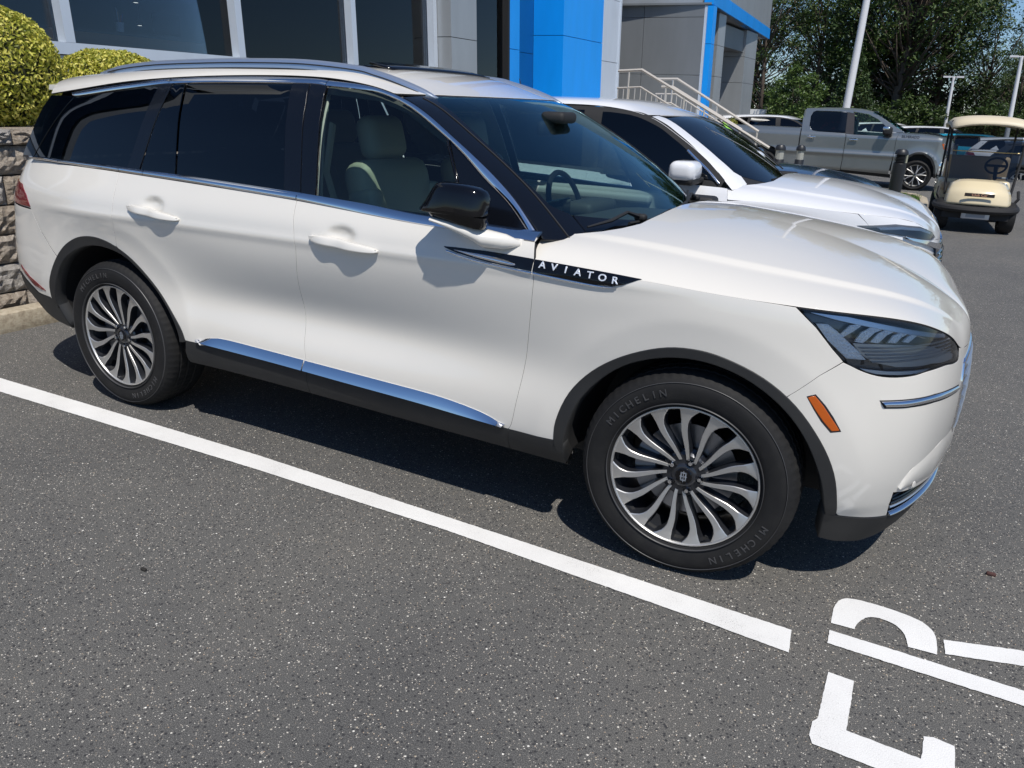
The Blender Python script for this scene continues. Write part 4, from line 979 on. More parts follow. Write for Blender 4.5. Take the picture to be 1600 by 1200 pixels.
# ---- painted markings
Z1=.004
o=flat('painted_bay_line',[(-9,-1.075),(-3.946,-1.106),(-2.0,-1.066),(-.61,-1.084),(.158,-1.097),(.454,-1.101),(.467,-1.226),(.145,-1.207),(-.87,-1.170),(-1.9,-1.178),(-3.725,-1.232),(-9,-1.20)],Z1,RPAINT);tag(o,'long white painted bay line on the asphalt beside the nearest white car','painted line')
lt=thing('painted_letter','white painted letter R with a stencil gap, partly cut off at the right edge','painted letter',(0.6,-1,0),group='letters painted on the asphalt')
def lp(nm,pts,par): 
    o=flat(nm,pts,Z1,RPAINT);o.parent=par;o.matrix_parent_inverse=Matrix.Translation(-par.location);return o
lp('letter_stroke',catmull([(.562,-.99),(.560,-.889),(.572,-.833),(.605,-.803),(.677,-.795),(.765,-.800),(.83,-.818),(.868,-.860),(.880,-.916),(.883,-.984)],4)+catmull([(.798,-.992),(.790,-.941),(.764,-.895),(.726,-.876),(.684,-.880),(.657,-.908),(.639,-.955),(.637,-.985)],4),lt)
lp('letter_stem',[(.564,-1.034),(1.22,-1.034),(1.22,-1.110),(.567,-1.110)],lt)
lp('letter_leg',[(.900,-.888),(1.22,-.785),(1.22,-.872),(.906,-.968)],lt)
le=thing('painted_letter','white painted letter E with worn edges at the bottom right of the photo','painted letter',(0.6,-1.5,0),group='letters painted on the asphalt')
lp('letter_stroke',[(.590,-1.256),(.664,-1.259),(.667,-1.332),(.669,-1.488),(.858,-1.493),(.860,-1.399),(.885,-1.388),(.937,-1.395),(.939,-1.490),(1.15,-1.492),(1.152,-1.26),(1.225,-1.262),(1.225,-1.592),(.747,-1.590),(.594,-1.588),(.582,-1.56),(.580,-1.501),(.592,-1.483)],le)
flat_l=flat('painted_bay_line',[(-4.6,1.62),(.46,1.62),(.46,1.73),(-4.6,1.73)],Z1,RPAINT);tag(flat_l,'white painted bay line between the two white cars','painted line')
flat_l=flat('painted_bay_line',[(-4.6,4.4),(.46,4.4),(.46,4.51),(-4.6,4.51)],Z1,RPAINT);tag(flat_l,'white painted bay line beyond the second white car','painted line')
# twig and pebbles
for nm,lab,(x,y),r in (('pebble','small dark pebble on the asphalt in the lower left',(-1.62,-1.97),.011),('leaf','small brown leaf lying right of the front bumper',(1.05,-.35),.015)):
    b=B();b.rbox((x,y,r*.4),(r*2.2,r*1.2,r*.9),r*.35,2);o=b.obj(nm,mat(nm+'_colour',(.02,.018,.016) if nm=='pebble' else (.07,.03,.025),.8),None,smooth=True);tag(o,lab,nm)
# ------------------------------------------------------------------ kerb, retaining wall, hedges
UP=Vector((-.0285,-.017,.9995))
def stonemat():
    m=mat('tan_concrete',(.42,.36,.27),.85);n=N(m);co=n.coord();f=n.noise(co,24,6,.7);n.l(n.ramp(f,[(.3,(.25,.20,.14)),(.55,(.42,.36,.265)),(.8,(.50,.45,.36))]),n.b.inputs['Base Color']);n.bump(n.noise(co,90,5),.6,.01);return m
TAN=stonemat()
kt=thing('kerb','tan concrete kerb at the foot of the block wall behind the nearest car','kerb',(-4.9,0,0))
for i in range(14):
    y=-8.1+1.22*i;b=B();b.rbox((-4.905,y+.61,.055),(.16,1.205,.155),.02,2)
    o=b.obj('kerb_stone',TAN,None,smooth=True,auto=40);o.parent=kt;o.matrix_parent_inverse=Matrix.Translation(-kt.location)
def blockmat(i):
    cs=[((.28,.23,.18),(.58,.50,.41),(.74,.67,.58)),((.32,.29,.26),(.54,.50,.45),(.70,.66,.61)),((.26,.20,.15),(.50,.42,.33),(.70,.61,.51))][i]
    m=mat('split_stone',(.4,.37,.33),.9);n=N(m);co=n.coord();f=n.noise(co,30,7,.75);n.l(n.ramp(f,[(.32,cs[0]),(.52,cs[1]),(.72,cs[2])]),n.b.inputs['Base Color']);n.bump(n.noise(co,38,8,.75),1.0,.05);return m
BM=[blockmat(i) for i in range(3)]
def rough_block(w,h,d,seed):
    rnd=random.Random(seed);nx,nz=12,6;V=[];F=[]
    for j in range(nz+1):
        for i in range(nx+1):
            e=0 if i in(0,nx) or j in (0,nz) else 1
            V.append((.0+(rnd.uniform(.004,.038) if e else -.004),-w/2+w*i/nx,-h/2+h*j/nz))
    for j in range(nz):
        for i in range(nx): F.append((j*(nx+1)+i,j*(nx+1)+i+1,(j+1)*(nx+1)+i+1,(j+1)*(nx+1)+i))
    k=len(V);V+=[(-d,-w/2,-h/2),(-d,w/2,-h/2),(-d,w/2,h/2),(-d,-w/2,h/2)]
    a,b_,c,e=0,nx,(nz+1)*(nx+1)-1,nz*(nx+1)
    F+=[tuple([k]+list(range(0,nx+1))+[k+1]),tuple([k+3]+[nz*(nx+1)+i for i in range(nx+1)]+[k+2]),tuple([k]+[j*(nx+1) for j in range(nz+1)]+[k+3]),tuple([k+1]+[j*(nx+1)+nx for j in range(nz+1)]+[k+2])]
    bb=B();bb.add(V,F);return bb.mesh('block',BM[seed%3],smooth=False)
blocks=[rough_block(.445,.19,.25,i) for i in range(9)];caps=[rough_block(.445,.10,.34,20+i) for i in range(3)]
wl=thing('retaining_wall','rough split-face block retaining wall behind the nearest car','wall',(-5.1,0,0))
for r in range(6):
    for i in range(-7,14):
        y=i*.455+(.2275 if r%2 else 0)
        o=link('block',blocks[(i*7+r*5)%9],wl,(-.012*r,y,.10+.2*r))
for i in range(-7,14): link('cap_stone',caps[i%3],wl,(-.03,i*.455+.1,1.255))
b=B();b.box((-.45,3,.6),(.5,26,1.18));b.obj('wall_core',BM[1],wl)
b=B();b.box((-6.85,8.0,.55),(2.35,38,1.42));o=b.obj('mulch_bed',mat('mulch',(.06,.04,.03),.95));tag(o,kind='structure')
def leafmat(name,cs,tr=.25):
    m=bpy.data.materials.new(name);m.use_nodes=True;t=m.node_tree;b=t.nodes['Principled BSDF'];b.inputs['Roughness'].default_value=.5
    n=N(m);at=n.n('ShaderNodeNewGeometry');r=n.ramp(at.outputs['Random Per Island'],[(0,cs[0]),(.5,cs[1]),(1,cs[2])]);n.l(r,b.inputs['Base Color'])
    tl=t.nodes.new('ShaderNodeBsdfTranslucent');n.l(r,tl.inputs[0]);mx=t.nodes.new('ShaderNodeMixShader');mx.inputs[0].default_value=tr
    o=t.nodes['Material Output'];n.l(b.outputs[0],mx.inputs[1]);n.l(tl.outputs[0],mx.inputs[2]);n.l(mx.outputs[0],o.inputs[0]);return m
def leaves_mesh(name,pts,nrm,size,mt,rnd,fold=.5,jit=.8):
    V=[];F=[]
    for p_,nn in zip(pts,nrm):
        d=Vector((rnd.gauss(0,1),rnd.gauss(0,1),rnd.gauss(0,1)))
        nn=(Vector(nn)+d*jit).normalized();a=nn.orthogonal().normalized();a=(Matrix.Rotation(rnd.uniform(0,6.28),3,nn)@a);bb=nn.cross(a);s=size*rnd.uniform(.6,1.3)
        c=Vector(p_);k=len(V);V+=[c-a*s,c-bb*s*.42+nn*s*.1,c+a*s,c+bb*s*.42+nn*s*.1];F+=[(k,k+1,k+2,k+3)]
    return mesh(name,V,F,mt,smooth=False)
BOX=leafmat('boxwood_leaf',[(.12,.15,.012),(.50,.50,.06),(.92,.82,.22)],.3)
def hedge(x,y,z,rx,ry,rz,label,n,seed):
    rnd=random.Random(seed);root=thing('boxwood_hedge',label,'hedge',(x,y,z-rz),group='clipped hedges above the block wall');P=[];Q=[]
    for _ in range(n):
        d=Vector((rnd.gauss(0,1),rnd.gauss(0,1),rnd.gauss(0,1))).normalized()
        if d.z<-.75: continue
        r=1-abs(rnd.gauss(0,.05))+.035*math.sin(7*d.x+seed)*math.sin(6*d.y+2)*math.cos(8*d.z+seed)+.02*math.sin(19*d.x)*math.sin(17*d.y+1)*math.sin(18*d.z);pw=Vector([math.copysign(abs(c)**.85,c) for c in d]);
        P.append((pw.x*rx*r,pw.y*ry*r,rz+pw.z*rz*r));Q.append(d)
    link('foliage',leaves_mesh('foliage',P,Q,.019,BOX,rnd),root)
    b=B();b.lathe([(.02,.1*rz)]+[(rx*.90*math.cos(a),rz+rz*.90*math.sin(a)) for a in np.linspace(-1.1,1.5,10)]+[(0,rz*1.9)],20);b.obj('inner_twigs',mat('twig',(.03,.035,.012),.9),root,smooth=True)
    b=B();b.tube([(0,0,-.1),(0,0,.4)],.03,6);b.obj('trunk',mat('bark_dark',(.07,.05,.035),.9),root)
HN=None
hedge(-6.0,.16,1.68,.62,.56,.50,'large rounded yellow-green clipped hedge at the left edge on the block wall',26000,3)
hedge(-6.0,1.33,1.54,.42,.44,.375,'small dome-shaped yellow-green clipped hedge just above the car roof',17000,4)
# ------------------------------------------------------------------ the dealership building
def cladmat(name,col,r=.35,metal=.35):
    m=mat(name,col,r,metal);n=N(m);co=n.coord('Object',(1,1,.25));n.l(n.ramp(n.noise(co,1.4,4),[(.3,tuple(c*.9 for c in col)),(.7,tuple(min(1,c*1.06) for c in col))]),n.b.inputs['Base Color']);return m
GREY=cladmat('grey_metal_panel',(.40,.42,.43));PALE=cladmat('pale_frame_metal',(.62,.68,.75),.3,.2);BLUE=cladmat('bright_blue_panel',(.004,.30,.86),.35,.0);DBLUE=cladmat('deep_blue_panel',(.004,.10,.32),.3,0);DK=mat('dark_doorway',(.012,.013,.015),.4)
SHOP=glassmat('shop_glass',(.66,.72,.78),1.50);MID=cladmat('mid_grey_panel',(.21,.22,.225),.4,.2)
bd=thing('dealership_building','dealership building with tall dark windows, bright blue portal and grey metal columns','building',(-8,8,1.3))
def vp(nm,poly,zr,z0,z1,mt,par=bd):
    V=[];n=len(poly)
    for z in (z0,z1):
        for x,y in poly: q=Vector((x,y,zr))+UP*((z-zr)/UP.z);V.append(q)
    b=B();b.add(V,[tuple(reversed(range(n))),tuple(range(n,2*n))]+[(i,(i+1)%n,(i+1)%n+n,i+n) for i in range(n)])
    o=b.obj(nm,mt,None);o.parent=par;o.matrix_parent_inverse=Matrix.Translation(-par.location);return o
def rect(x0,x1,y0,y1): return [(x0,y0),(x1,y0),(x1,y1),(x0,y1)]
def stack(nm,poly,zr,zs,mt,gap=.012,par=bd):
    for a,b_ in zip(zs[:-1],zs[1:]): vp(nm,poly,zr,a+gap/2,b_-gap/2,mt,par)
mul=[-2.37,-.05,2.28,4.69,7.03,9.28]
vp('window_sill_beam',rect(-8.12,-7.90,-3,9.33),2,1.915,2.035,PALE)
for a,b_ in zip([-3]+mul[:-1],mul): 
    vp('base_panel',rect(-8.05,-7.97,a+.012,b_-.012),2,1.25,1.905,PALE)
for y in mul: vp('mullion',rect(-8.10,-7.90,y-.055,y+.055),2,2.037,7.5,PALE)
for a,b_ in zip([-3]+mul[:-1],mul):
    vp('window_pane',rect(-8.05,-8.03,a+.057,b_-.057),2,2.037,6.0,SHOP)
vp('window_head',rect(-8.1,-7.92,-3,9.33),2,6.0,7.6,GREY)
# interior seen through the glass
INT=mat('showroom_floor',(.14,.135,.13),.3);vp('showroom_floor',rect(-16,-8.12,-3,12),2,1.2,1.32,INT)
vp('showroom_back_wall',rect(-16.2,-16,-3,12),2,1.3,6,mat('showroom_wall',(.10,.11,.12),.8));vp('showroom_ceiling',rect(-16,-8.12,-3,12),2,5.4,5.5,mat('showroom_ceiling',(.12,.125,.13),.8))
vp('end_wall_panel',rect(-16,-7.95,-3.2,-3.01),2,1.3,7.6,GREY)
vp('showroom_side_wall',rect(-16,-8.12,11.98,12.1),2,1.3,6,mat('showroom_wall_side',(.10,.11,.12),.8))
WOOD=mat('reception_wood',(.50,.25,.15),.5)
dsk=thing('reception_desk','brown wooden reception desk seen through the shop window','desk',(-8.7,3.5,1.32))
def dpart(nm,poly,z0,z1,mt): return vp(nm,poly,2,z0,z1,mt,dsk)
dpart('desk_front',rect(-8.6,-8.52,2.33,4.85),1.32,2.195,WOOD);dpart('desk_top',rect(-9.1,-8.523,2.30,4.88),2.20,2.235,mat('desk_top',(.10,.10,.11),.3));dpart('desk_end',rect(-9.1,-8.62,4.78,4.85),1.32,2.195,mat('desk_end_panel',(.25,.27,.24),.5))
for nm,lab,(y,z),r,h,c in (('pen_pot','white pen pot on the reception desk',(3.43,2.237),.05,.11,(.7,.72,.74)),):
    b=B();b.lathe([(0,0),(r*.85,0),(r,h),(r*.9,h),(r*.8,.01)],20);o=b.obj(nm,mat(nm,c,.4),None,smooth=True,auto=40,loc=(-8.62,y,z));tag(o,lab,'pot')
    for k in range(5):
        b=B();a=k*1.3;b.tube([(0,0,.01),(.05*math.cos(a),.05*math.sin(a),.19+.02*k)],.006,6);b.obj('pen',mat('pen',[(.6,.1,.05),(.05,.05,.3),(.7,.35,.1),(.03,.03,.03),(.5,.5,.55)][k],.4),o)
b=B();b.box((-8.85,4.3,2.40),(.03,.42,.26));b.box((-8.88,4.3,2.27),(.04,.06,.1));o=b.obj('computer_monitor',BLK);tag(o,'black computer monitor at the right of the reception desk','monitor')
LMP=mat('ceiling_spot',(1,1,1),emit=(1,.9,.75),es=3.0)
for i,(y,z) in enumerate([(10.24,3.32),(9.36,2.92),(9.29,2.72),(10.18,2.55),(6.32,2.95),(6.35,2.60)]):
    t_=thing('pendant_lamp',['highest lit pendant lamp behind the third shop window','lit pendant lamp left of centre behind the third shop window','lit pendant lamp just below its neighbour behind the third shop window','lowest lit pendant lamp behind the third shop window','upper lit pendant lamp above the reception desk','lower lit pendant lamp above the reception desk'][i],'lamp',(-12,y,z),group='showroom pendant lamps')
    b=B();b.lathe([(0,0),(.035,0),(.045,.02),(0,.02)],14);b.obj('lamp_disc',LMP,t_);b=B();b.lathe([(.05,.0),(.05,.06),(.02,.09),(0,.09)],14);b.obj('lamp_shade',BLK,t_)
    b=B();b.tube([(0,0,.09),(0,0,5.3-z)],.006,5);b.obj('cord',BLK,t_)
# grey pillar, window strip, blue portal
zs=[1.3,2.66,4.1,5.6,7.4]
stack('pillar_panel',rect(-8.2,-7.632,9.339,10.218),2.66,zs,GREY)
vp('pillar_core',rect(-8.19,-7.65,9.36,10.2),2.66,1.3,7.4,BLK)
vp('window_strip_pane',rect(-8.05,-8.03,10.22,11.94),2.8,1.3,7,SHOP);vp('window_strip_jamb',rect(-8.1,-7.9,11.90,11.98),2.8,1.3,7.2,BLK)
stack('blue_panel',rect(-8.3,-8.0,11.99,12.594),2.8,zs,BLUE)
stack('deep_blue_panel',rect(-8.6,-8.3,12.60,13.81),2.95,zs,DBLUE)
stack('blue_column_panel',[(-8.3,13.814),(-7.554,13.814),(-7.52,16.0),(-8.3,16.0)],3.05,[1.3,3.05,4.8,7.4],BLUE)
stack('grey_column_panel',rect(-8.3,-7.56,16.012,17.15),3.1,zs,PALE)
vp('column_trim',rect(-8.3,-7.53,17.155,17.24),3.1,1.3,7.4,PALE)
vp('doorway_glass',rect(-9.6,-9.58,17.25,19.49),3.1,1.3,6,SHOP);vp('doorway_back',rect(-10.6,-10.5,17.25,19.6),3.1,1.3,6,DK)
for y in (18.0,18.8): vp('door_frame',rect(-9.62,-9.5,y-.04,y+.04),3.1,1.3,6,BLK)
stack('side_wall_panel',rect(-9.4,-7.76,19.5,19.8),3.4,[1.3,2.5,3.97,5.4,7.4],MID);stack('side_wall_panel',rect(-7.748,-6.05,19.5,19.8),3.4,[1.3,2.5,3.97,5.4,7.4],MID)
vp('side_wall_trim',rect(-6.045,-5.96,19.49,19.8),3.4,.0,4.25,PALE);stack('blue_edge_panel',rect(-5.957,-5.80,19.48,19.82),3.4,[0,1.95,3.3,4.25],BLUE)
# canopy
A0=Vector((-5.84,19.46,4.27));A1=Vector((-6.62,30.6,4.29));Wd=Vector((-5.2,-.3,0));
def cbox(nm,o0,o1,h0,h1,d0,d1,mt):
    V=[]
    for h in (h0,h1):
        for q,dd in ((o0,d0),(o1,d0),(o1,d1),(o0,d1)): V.append(q+UP*h+Wd.normalized()*dd)
    b=B();b.add(V,[(3,2,1,0),(4,5,6,7),(0,1,5,4),(1,2,6,5),(2,3,7,6),(3,0,4,7)]);o=b.obj(nm,mt,None);o.parent=bd;o.matrix_parent_inverse=Matrix.Translation(-bd.location)
L=A1-A0
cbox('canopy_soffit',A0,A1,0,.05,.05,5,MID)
for k in range(4): cbox('canopy_fascia_panel',A0+L*(k/4+.001),A0+L*((k+1)/4-.001),0,.36,0,.25,BLUE)
for k in range(6):
    for h in range(2): cbox('canopy_cladding_panel',A0+L*(k/6+.0006),A0+L*((k+1)/6-.0006),.37+1.5*h,1.86+1.5*h,.03,.3,GREY)
cbox('canopy_end',A0,A0+L*.003,.05,3.3,.3,5,GREY)
b=B()
for (x0,x1,y0,y1,zr) in ((-6.75,-6.1,21.3,22.1,2.9),(-7.35,-6.5,26.5,28.2,3.1)):
    stack('canopy_column_panel',rect(x0,x1,y0,y1),zr,[0,1.45,2.55,3.4,4.27],GREY)
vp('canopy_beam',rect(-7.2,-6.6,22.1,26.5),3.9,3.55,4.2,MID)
# flower bush by the columns, white kiosk wall beyond
# ------------------------------------------------------------------ entrance steps with rails
st=thing('entrance_steps','concrete entrance steps with steel handrails in front of the grey doorway','steps',(-4,14.3,0))
CONC=cladmat('pale_concrete',(.38,.37,.35),.85,0)
def sp(b,nm,mt,**k):
    o=b.obj(nm,mt,None,**k);o.parent=st;o.matrix_parent_inverse=Matrix.Translation(-st.location);return o
b=B();b.box((-6.8,16.2,.69),(2.9,6.6,1.38));sp(b,'landing',CONC)
for i in range(8):
    b=B();b.box((-5.18+.345*i,14.3,(1.38-.172*(i+1))/2),(.345,2.9,1.38-.172*(i+1)));sp(b,'step',CONC)
RAILM=mat('beige_steel_rail',(.66,.60,.52),.4,.4)
def rail(y,top,low,posts,x0):
    b=B();b.tube(top,.029,8);sp(b,'handrail',RAILM,smooth=True)
    f=lambda L,x:float(np.interp(x,[q[0] for q in L],[q[2] for q in L]))
    b=B();b.tube([(q[0],q[1],q[2]-.33) for q in low],.018,8);sp(b,'mid_rail',RAILM,smooth=True)
    b=B();b.tube([(q[0],q[1],q[2]-.86) for q in low],.014,6);sp(b,'bottom_rail',RAILM,smooth=True)
    for x in posts:
        b=B();b.tube([(x,y,f(top,x)),(x,y,f(top,x)-.93)],.02,8);sp(b,'rail_post',RAILM,smooth=True)
    x=x0
    while x<low[-1][0]:
        b=B();b.tube([(x,y,f(low,x)-.33),(x,y,f(low,x)-.86)],.010,6);sp(b,'baluster',RAILM);x+=.125
rail(13,[(-5.86,13,2.300),(-5.73,13,2.306),(-5.35,13,2.331),(-2.596,13,.956)],[(-5.86,13,2.30),(-5.73,13,2.306),(-5.35,13,2.331),(-2.75,13,1.03)],[-5.62,-4.4,-3.2],-5.84)
rail(14.2,[(-5.3,14.2,2.045),(-5.05,14.2,2.05),(-3.45,14.2,1.24)],[(-5.3,14.2,2.045),(-5.05,14.2,2.05),(-3.6,14.2,1.33)],[-5.2,-4.3],-5.2)
rail(15.6,[(-5.9,15.6,2.25),(-5.78,15.6,2.25),(-5.41,15.6,2.26),(-3.39,15.6,1.19)],[(-5.9,15.6,2.25),(-5.41,15.6,2.26),(-3.5,15.6,1.25)],[-5.5,-4.4,-3.42],-5.88)
# ------------------------------------------------------------------ planted island, bollards
def grassmat():
    m=mat('lawn',(.05,.10,.02),.8);n=N(m);co=n.coord();n.l(n.ramp(n.noise(co,9,6),[(.3,(.035,.075,.012)),(.7,(.09,.16,.03))]),n.b.inputs['Base Color']);return m
isl=[(-6,12.35),(-.35,12.25),(.12,12.55),(.20,13.4),(.14,14.6),(-.25,15.3),(-6,15.5)]
o=flat('lawn_island',isl,.11,grassmat());tag(o,kind='structure')
kb=thing('kerb','tan concrete kerb around the grass island beside the truck','kerb',(-.2,13.8,0))
kp=catmull(isl,4)
def kseg(a,b_):
    d=(Vector(b_)-Vector(a));l=d.length;bb=B();bb.rbox((0,0,0),(l-.01,.15,.20),.02,2);me=bb.mesh('kerb_stone',TAN,smooth=True,auto=40)
    o=link('kerb_stone',me);o.location=((a[0]+b_[0])/2,(a[1]+b_[1])/2,.035);o.rotation_euler=(0,0,math.atan2(d.y,d.x));o.parent=kb;o.matrix_parent_inverse=Matrix.Translation(-kb.location)
kk=[(-6,12.3),(-4.5,12.28),(-3,12.26),(-1.6,12.23),(-.3,12.18),(.10,12.42),(.26,12.9),(.28,13.5),(.22,14.5),(.05,15.15),(-.3,15.42),(-1.7,15.46),(-3.1,15.5),(-4.6,15.55)]
for a,b_ in zip(kk[:-1],kk[1:]): kseg(a,b_)
rnd=random.Random(9);V=[];F=[]
for _ in range(9000):
    x=rnd.uniform(-3.2,.18);y=rnd.uniform(12.4,15.2)
    if x>-.1 and (y<12.6 or y>14.9): continue
    h=rnd.uniform(.03,.07);a=rnd.uniform(0,6.3);w_=.006;k=len(V);dx,dy=math.cos(a)*w_,math.sin(a)*w_
    V+=[(x-dx,y-dy,.11),(x+dx,y+dy,.11),(x+rnd.uniform(-.02,.02),y+rnd.uniform(-.02,.02),.11+h)];F.append((k,k+1,k+2))
o=link('grass',mesh('grass',V,F,leafmat('grass_blade',[(.05,.11,.015),(.10,.20,.03),(.18,.25,.06)]),smooth=False));tag(o,kind='stuff')
BOLM=mat('bollard_black',(.018,.019,.022),.45)
def bollard(x,y,label,lens,h=1.05,r=.115):
    t=thing('bollard_light',label,'bollard',(x,y,0),group='bollard lights on the island')
    b=B();b.lathe([(0,0),(r,0),(r,h*.74),(r*.96,h*.745),(0,h*.745)],28);b.obj('post',BOLM,t,smooth=True,auto=40)
    b=B();b.lathe([(r*1.06,h*.90),(r*1.06,h*.915),(r*.98,h*.955),(r*.7,h*.99),(0,h)],28);b.lathe([(0,h*.90),(r*1.06,h*.90)],28);b.obj('cap',BOLM,t,smooth=True,auto=40)
    if lens:
        b=B();b.lathe([(r*.82,h*.745),(r*.82,h*.90)],28);b.obj('lens',mat('bollard_lens',(.5,.5,.45),.1,.3),t,smooth=True)
    else:
        for k in range(6):
            b=B();b.lathe([(r*.72,h*(.752+.025*k)+.012),(r*.98,h*(.752+.025*k)),(r*.98,h*(.752+.025*k)+.006),(r*.72,h*(.752+.025*k)+.016)],28);b.obj('louvre',BOLM,t,smooth=True,auto=30)
        b=B();b.lathe([(r*.7,h*.745),(r*.7,h*.90)],20);b.obj('core',BLK,t,smooth=True)
        b=B();b.box((r*.83,.0,h*.83),(.05,.10,.15));b.obj('lens',mat('bollard_side_lens',(.55,.55,.42),.15,.2),t)
bollard(-.28,13.80,'black bollard light with louvred head standing in the grass in front of the truck wheel',False)
bollard(-1.98,12.87,'slimmer bollard light with clear lens in front of the truck cab',True,1.05,.085)
bollard(-2.30,12.55,'bollard light with clear lens at the foot of the handrail',True,1.05,.095)
# ------------------------------------------------------------------ light poles
PM=mat('pale_pole',(.68,.68,.69),.4)
def pole(name,label,base,top,r0,r1,heads):
    t=thing(name,label,'light pole',base,group='parking lot light poles');v=Vector(top)-Vector(base)
    b=B();b.tube([(0,0,0),v],[r0,r1],12);b.obj('pole',PM,t,smooth=True,auto=40)
    b=B();b.lathe([(0,0),(r0*2.2,0),(r0*2.2,.05),(r0*1.3,.09),(0,.09)],16);b.obj('base_plate',PM,t)
    if heads:
        for sx in (-1,1):
            b=B();b.box((v.x+sx*.32,v.y,v.z+.02),(.36,.28,.09));b.obj('lamp_head',PM,t)
        b=B();b.box((v.x,v.y,v.z+.02),(.5,.06,.05));b.obj('cross_arm',PM,t)
pole('light_pole','tall pale light pole rising behind the roof of the grey truck',(-2.884,26.0,0),(-2.73,26.2,9.2),.13,.085,True)
pole('light_pole','thin pale light pole with twin heads between the truck and the golf cart',(-.16,48.0,-.2),(-.275,48.0,3.75),.10,.07,True)
pole('light_pole','pale light pole with twin heads behind the golf cart at the right edge',(2.70,44.0,-.2),(2.505,44.0,4.55),.12,.08,True)
# ------------------------------------------------------------------ trees
BARK=mat('bark',(.085,.065,.05),.9)
LEAFS=[leafmat('oak_leaf',[(.016,.036,.008),(.042,.080,.016),(.10,.145,.034)],.25),leafmat('bright_leaf',[(.036,.070,.012),(.08,.14,.026),(.15,.22,.05)],.3),leafmat('dark_leaf',[(.014,.032,.008),(.034,.070,.016),(.08,.125,.03)],.2)]
def tree_mesh(seed,H,trunk_h,rx,rz,nclump,nleaf,leaf,mt,tr=.16,conic=False,gap=.0):
    rnd=random.Random(seed);tips=[];b=B();base=Vector((0,0,0))
    lean=Vector((rnd.uniform(-.06,.06),rnd.uniform(-.06,.06),1));top=lean*H*.8
    b.tube([base,lean*H*.3+Vector((rnd.uniform(-.1,.1),0,0)),lean*H*.55,top],[tr,tr*.75,tr*.45,tr*.1],8)
    P=[];Q=[]
    for c in range(nclump):
        if conic:
            u=rnd.random()**.8;a=rnd.uniform(0,6.283);r=rx*(1-u)*rnd.uniform(.6,1)+.1;cz=trunk_h+(H-trunk_h)*u;ctr=Vector((math.cos(a)*r,math.sin(a)*r,cz));cs=rx*.35*(1.15-u)
        else:
            d=Vector((rnd.gauss(0,1),rnd.gauss(0,1),rnd.gauss(0,1))).normalized();rr=rnd.uniform(.35,1)**.6
            ctr=Vector((d.x*rx*rr,d.y*rx*rr,trunk_h+rz+d.z*rz*rr));cs=rx*rnd.uniform(.12,.24)
        s=lean*min(H*.75,max(H*.15,ctr.z*rnd.uniform(.45,.75)))
        if rnd.random()<.45:
            mid=s.lerp(ctr,.5)+Vector((0,0,-.05*rx));b.tube([s,mid,ctr],[tr*.28,tr*.16,tr*.05],5)
        for _ in range(nleaf):
            d=Vector((rnd.gauss(0,1),rnd.gauss(0,1),rnd.gauss(0,.7)));d=d.normalized()*cs*rnd.random()**.45*rnd.uniform(.7,1.25)
            P.append(ctr+d);Q.append((d.normalized() if d.length>0 else Vector((0,0,1)))*.5+Vector((0,0,.8)))
    fol=leaves_mesh('crown',P,Q,leaf,mt,rnd,jit=.55)
    return b.mesh('trunk',BARK,smooth=True),fol
TV=[tree_mesh(1,15,3.2,4.6,5.6,150,62,.135,LEAFS[0],.24),tree_mesh(2,14,2.6,4.2,5.4,130,62,.135,LEAFS[1],.2),tree_mesh(3,16,2.2,4.8,6.4,165,64,.14,LEAFS[2],.26),tree_mesh(4,13,2.5,3.6,5.0,85,56,.13,LEAFS[0],.18),
    tree_mesh(5,4.2,.9,1.5,1.6,90,60,.09,LEAFS[1],.07),tree_mesh(6,6.5,.3,2.1,3,130,60,.11,LEAFS[2],.12,conic=True),tree_mesh(7,4,.0,2.4,1.9,90,60,.13,LEAFS[0],.06)]
def tree(v,x,y,label,s=1,rz=0,z=-.2,name='broadleaf_tree',cat='tree',group='trees beyond the parking lot'):
    t=thing(name,label,cat,(x,y,z),rz,group,(s,s,s));link('trunk',TV[v][0],t);link('crown',TV[v][1],t);return t
T=[(0,3.3,51,.40,'low oak behind the golf cart windscreen'),(2,1.5,55,.56,'low dark oak between the twin-headed poles'),(1,5.0,53,.37,'low bright tree at the far right behind the light pole'),(3,-10.6,50,.92,'loose open broadleaf tree right of the canopy end'),(3,-8.0,53,.98,'thin leaning tree with sky gaps left of the tall light pole'),(1,-5.2,54,1.0,'bright green broadleaf tree behind the tall light pole'),
 (0,-3.3,51,1.0,'dense dark oak just right of the tall light pole'),(2,-3.2,54,1.05,'tallest dark oak above the truck cab'),(0,-.9,55,.80,'dark oak behind the twin-headed thin pole'),(2,-4.4,60,1.1,'dark oak deep in the wood above the truck'),
 (1,5.6,60,.40,'bright leafy tree above the golf cart roof'),(0,8.2,58,.38,'lower oak at the right edge behind the golf cart'),(1,11,60,.46,'green tree outside the right edge of the photo'),(2,4.4,64,.50,'dark tree behind the golf cart'),(2,-14,62,1.0,'dark tree behind the dealership canopy'),(2,-9,66,.9,'dark tree in the back row of the wood')]
for i,(v,x,y,s,l) in enumerate(T): tree(v,x,y,l,s,i*1.7)
tree(4,-6.9,40,'small round crowned young tree next to the white kiosk',.95,0,-.1,'young_tree')
tree(5,-4.75,43,'dark cone-shaped evergreen behind the white roof of the far car',.80,0,-.1,'evergreen_tree')
for i in range(20):
    x=-13+i*1.35;y=47+((i*37)%7)*.55
    if x<-9.5: continue
    tree(6,x,y,'understorey bush at the foot of the far trees',.55+.25*((i*13)%5)/4,i*2.1,-.3,'wood_edge_bush','bush','bushes along the wood edge')
for i in range(12):
    tree(6,-12+i*2.6,57+(i%3),'tall understorey bush in the shade between the trees',1.0+.1*(i%4),i*1.3,-.3,'shade_bush','bush','bushes in the shade of the wood')
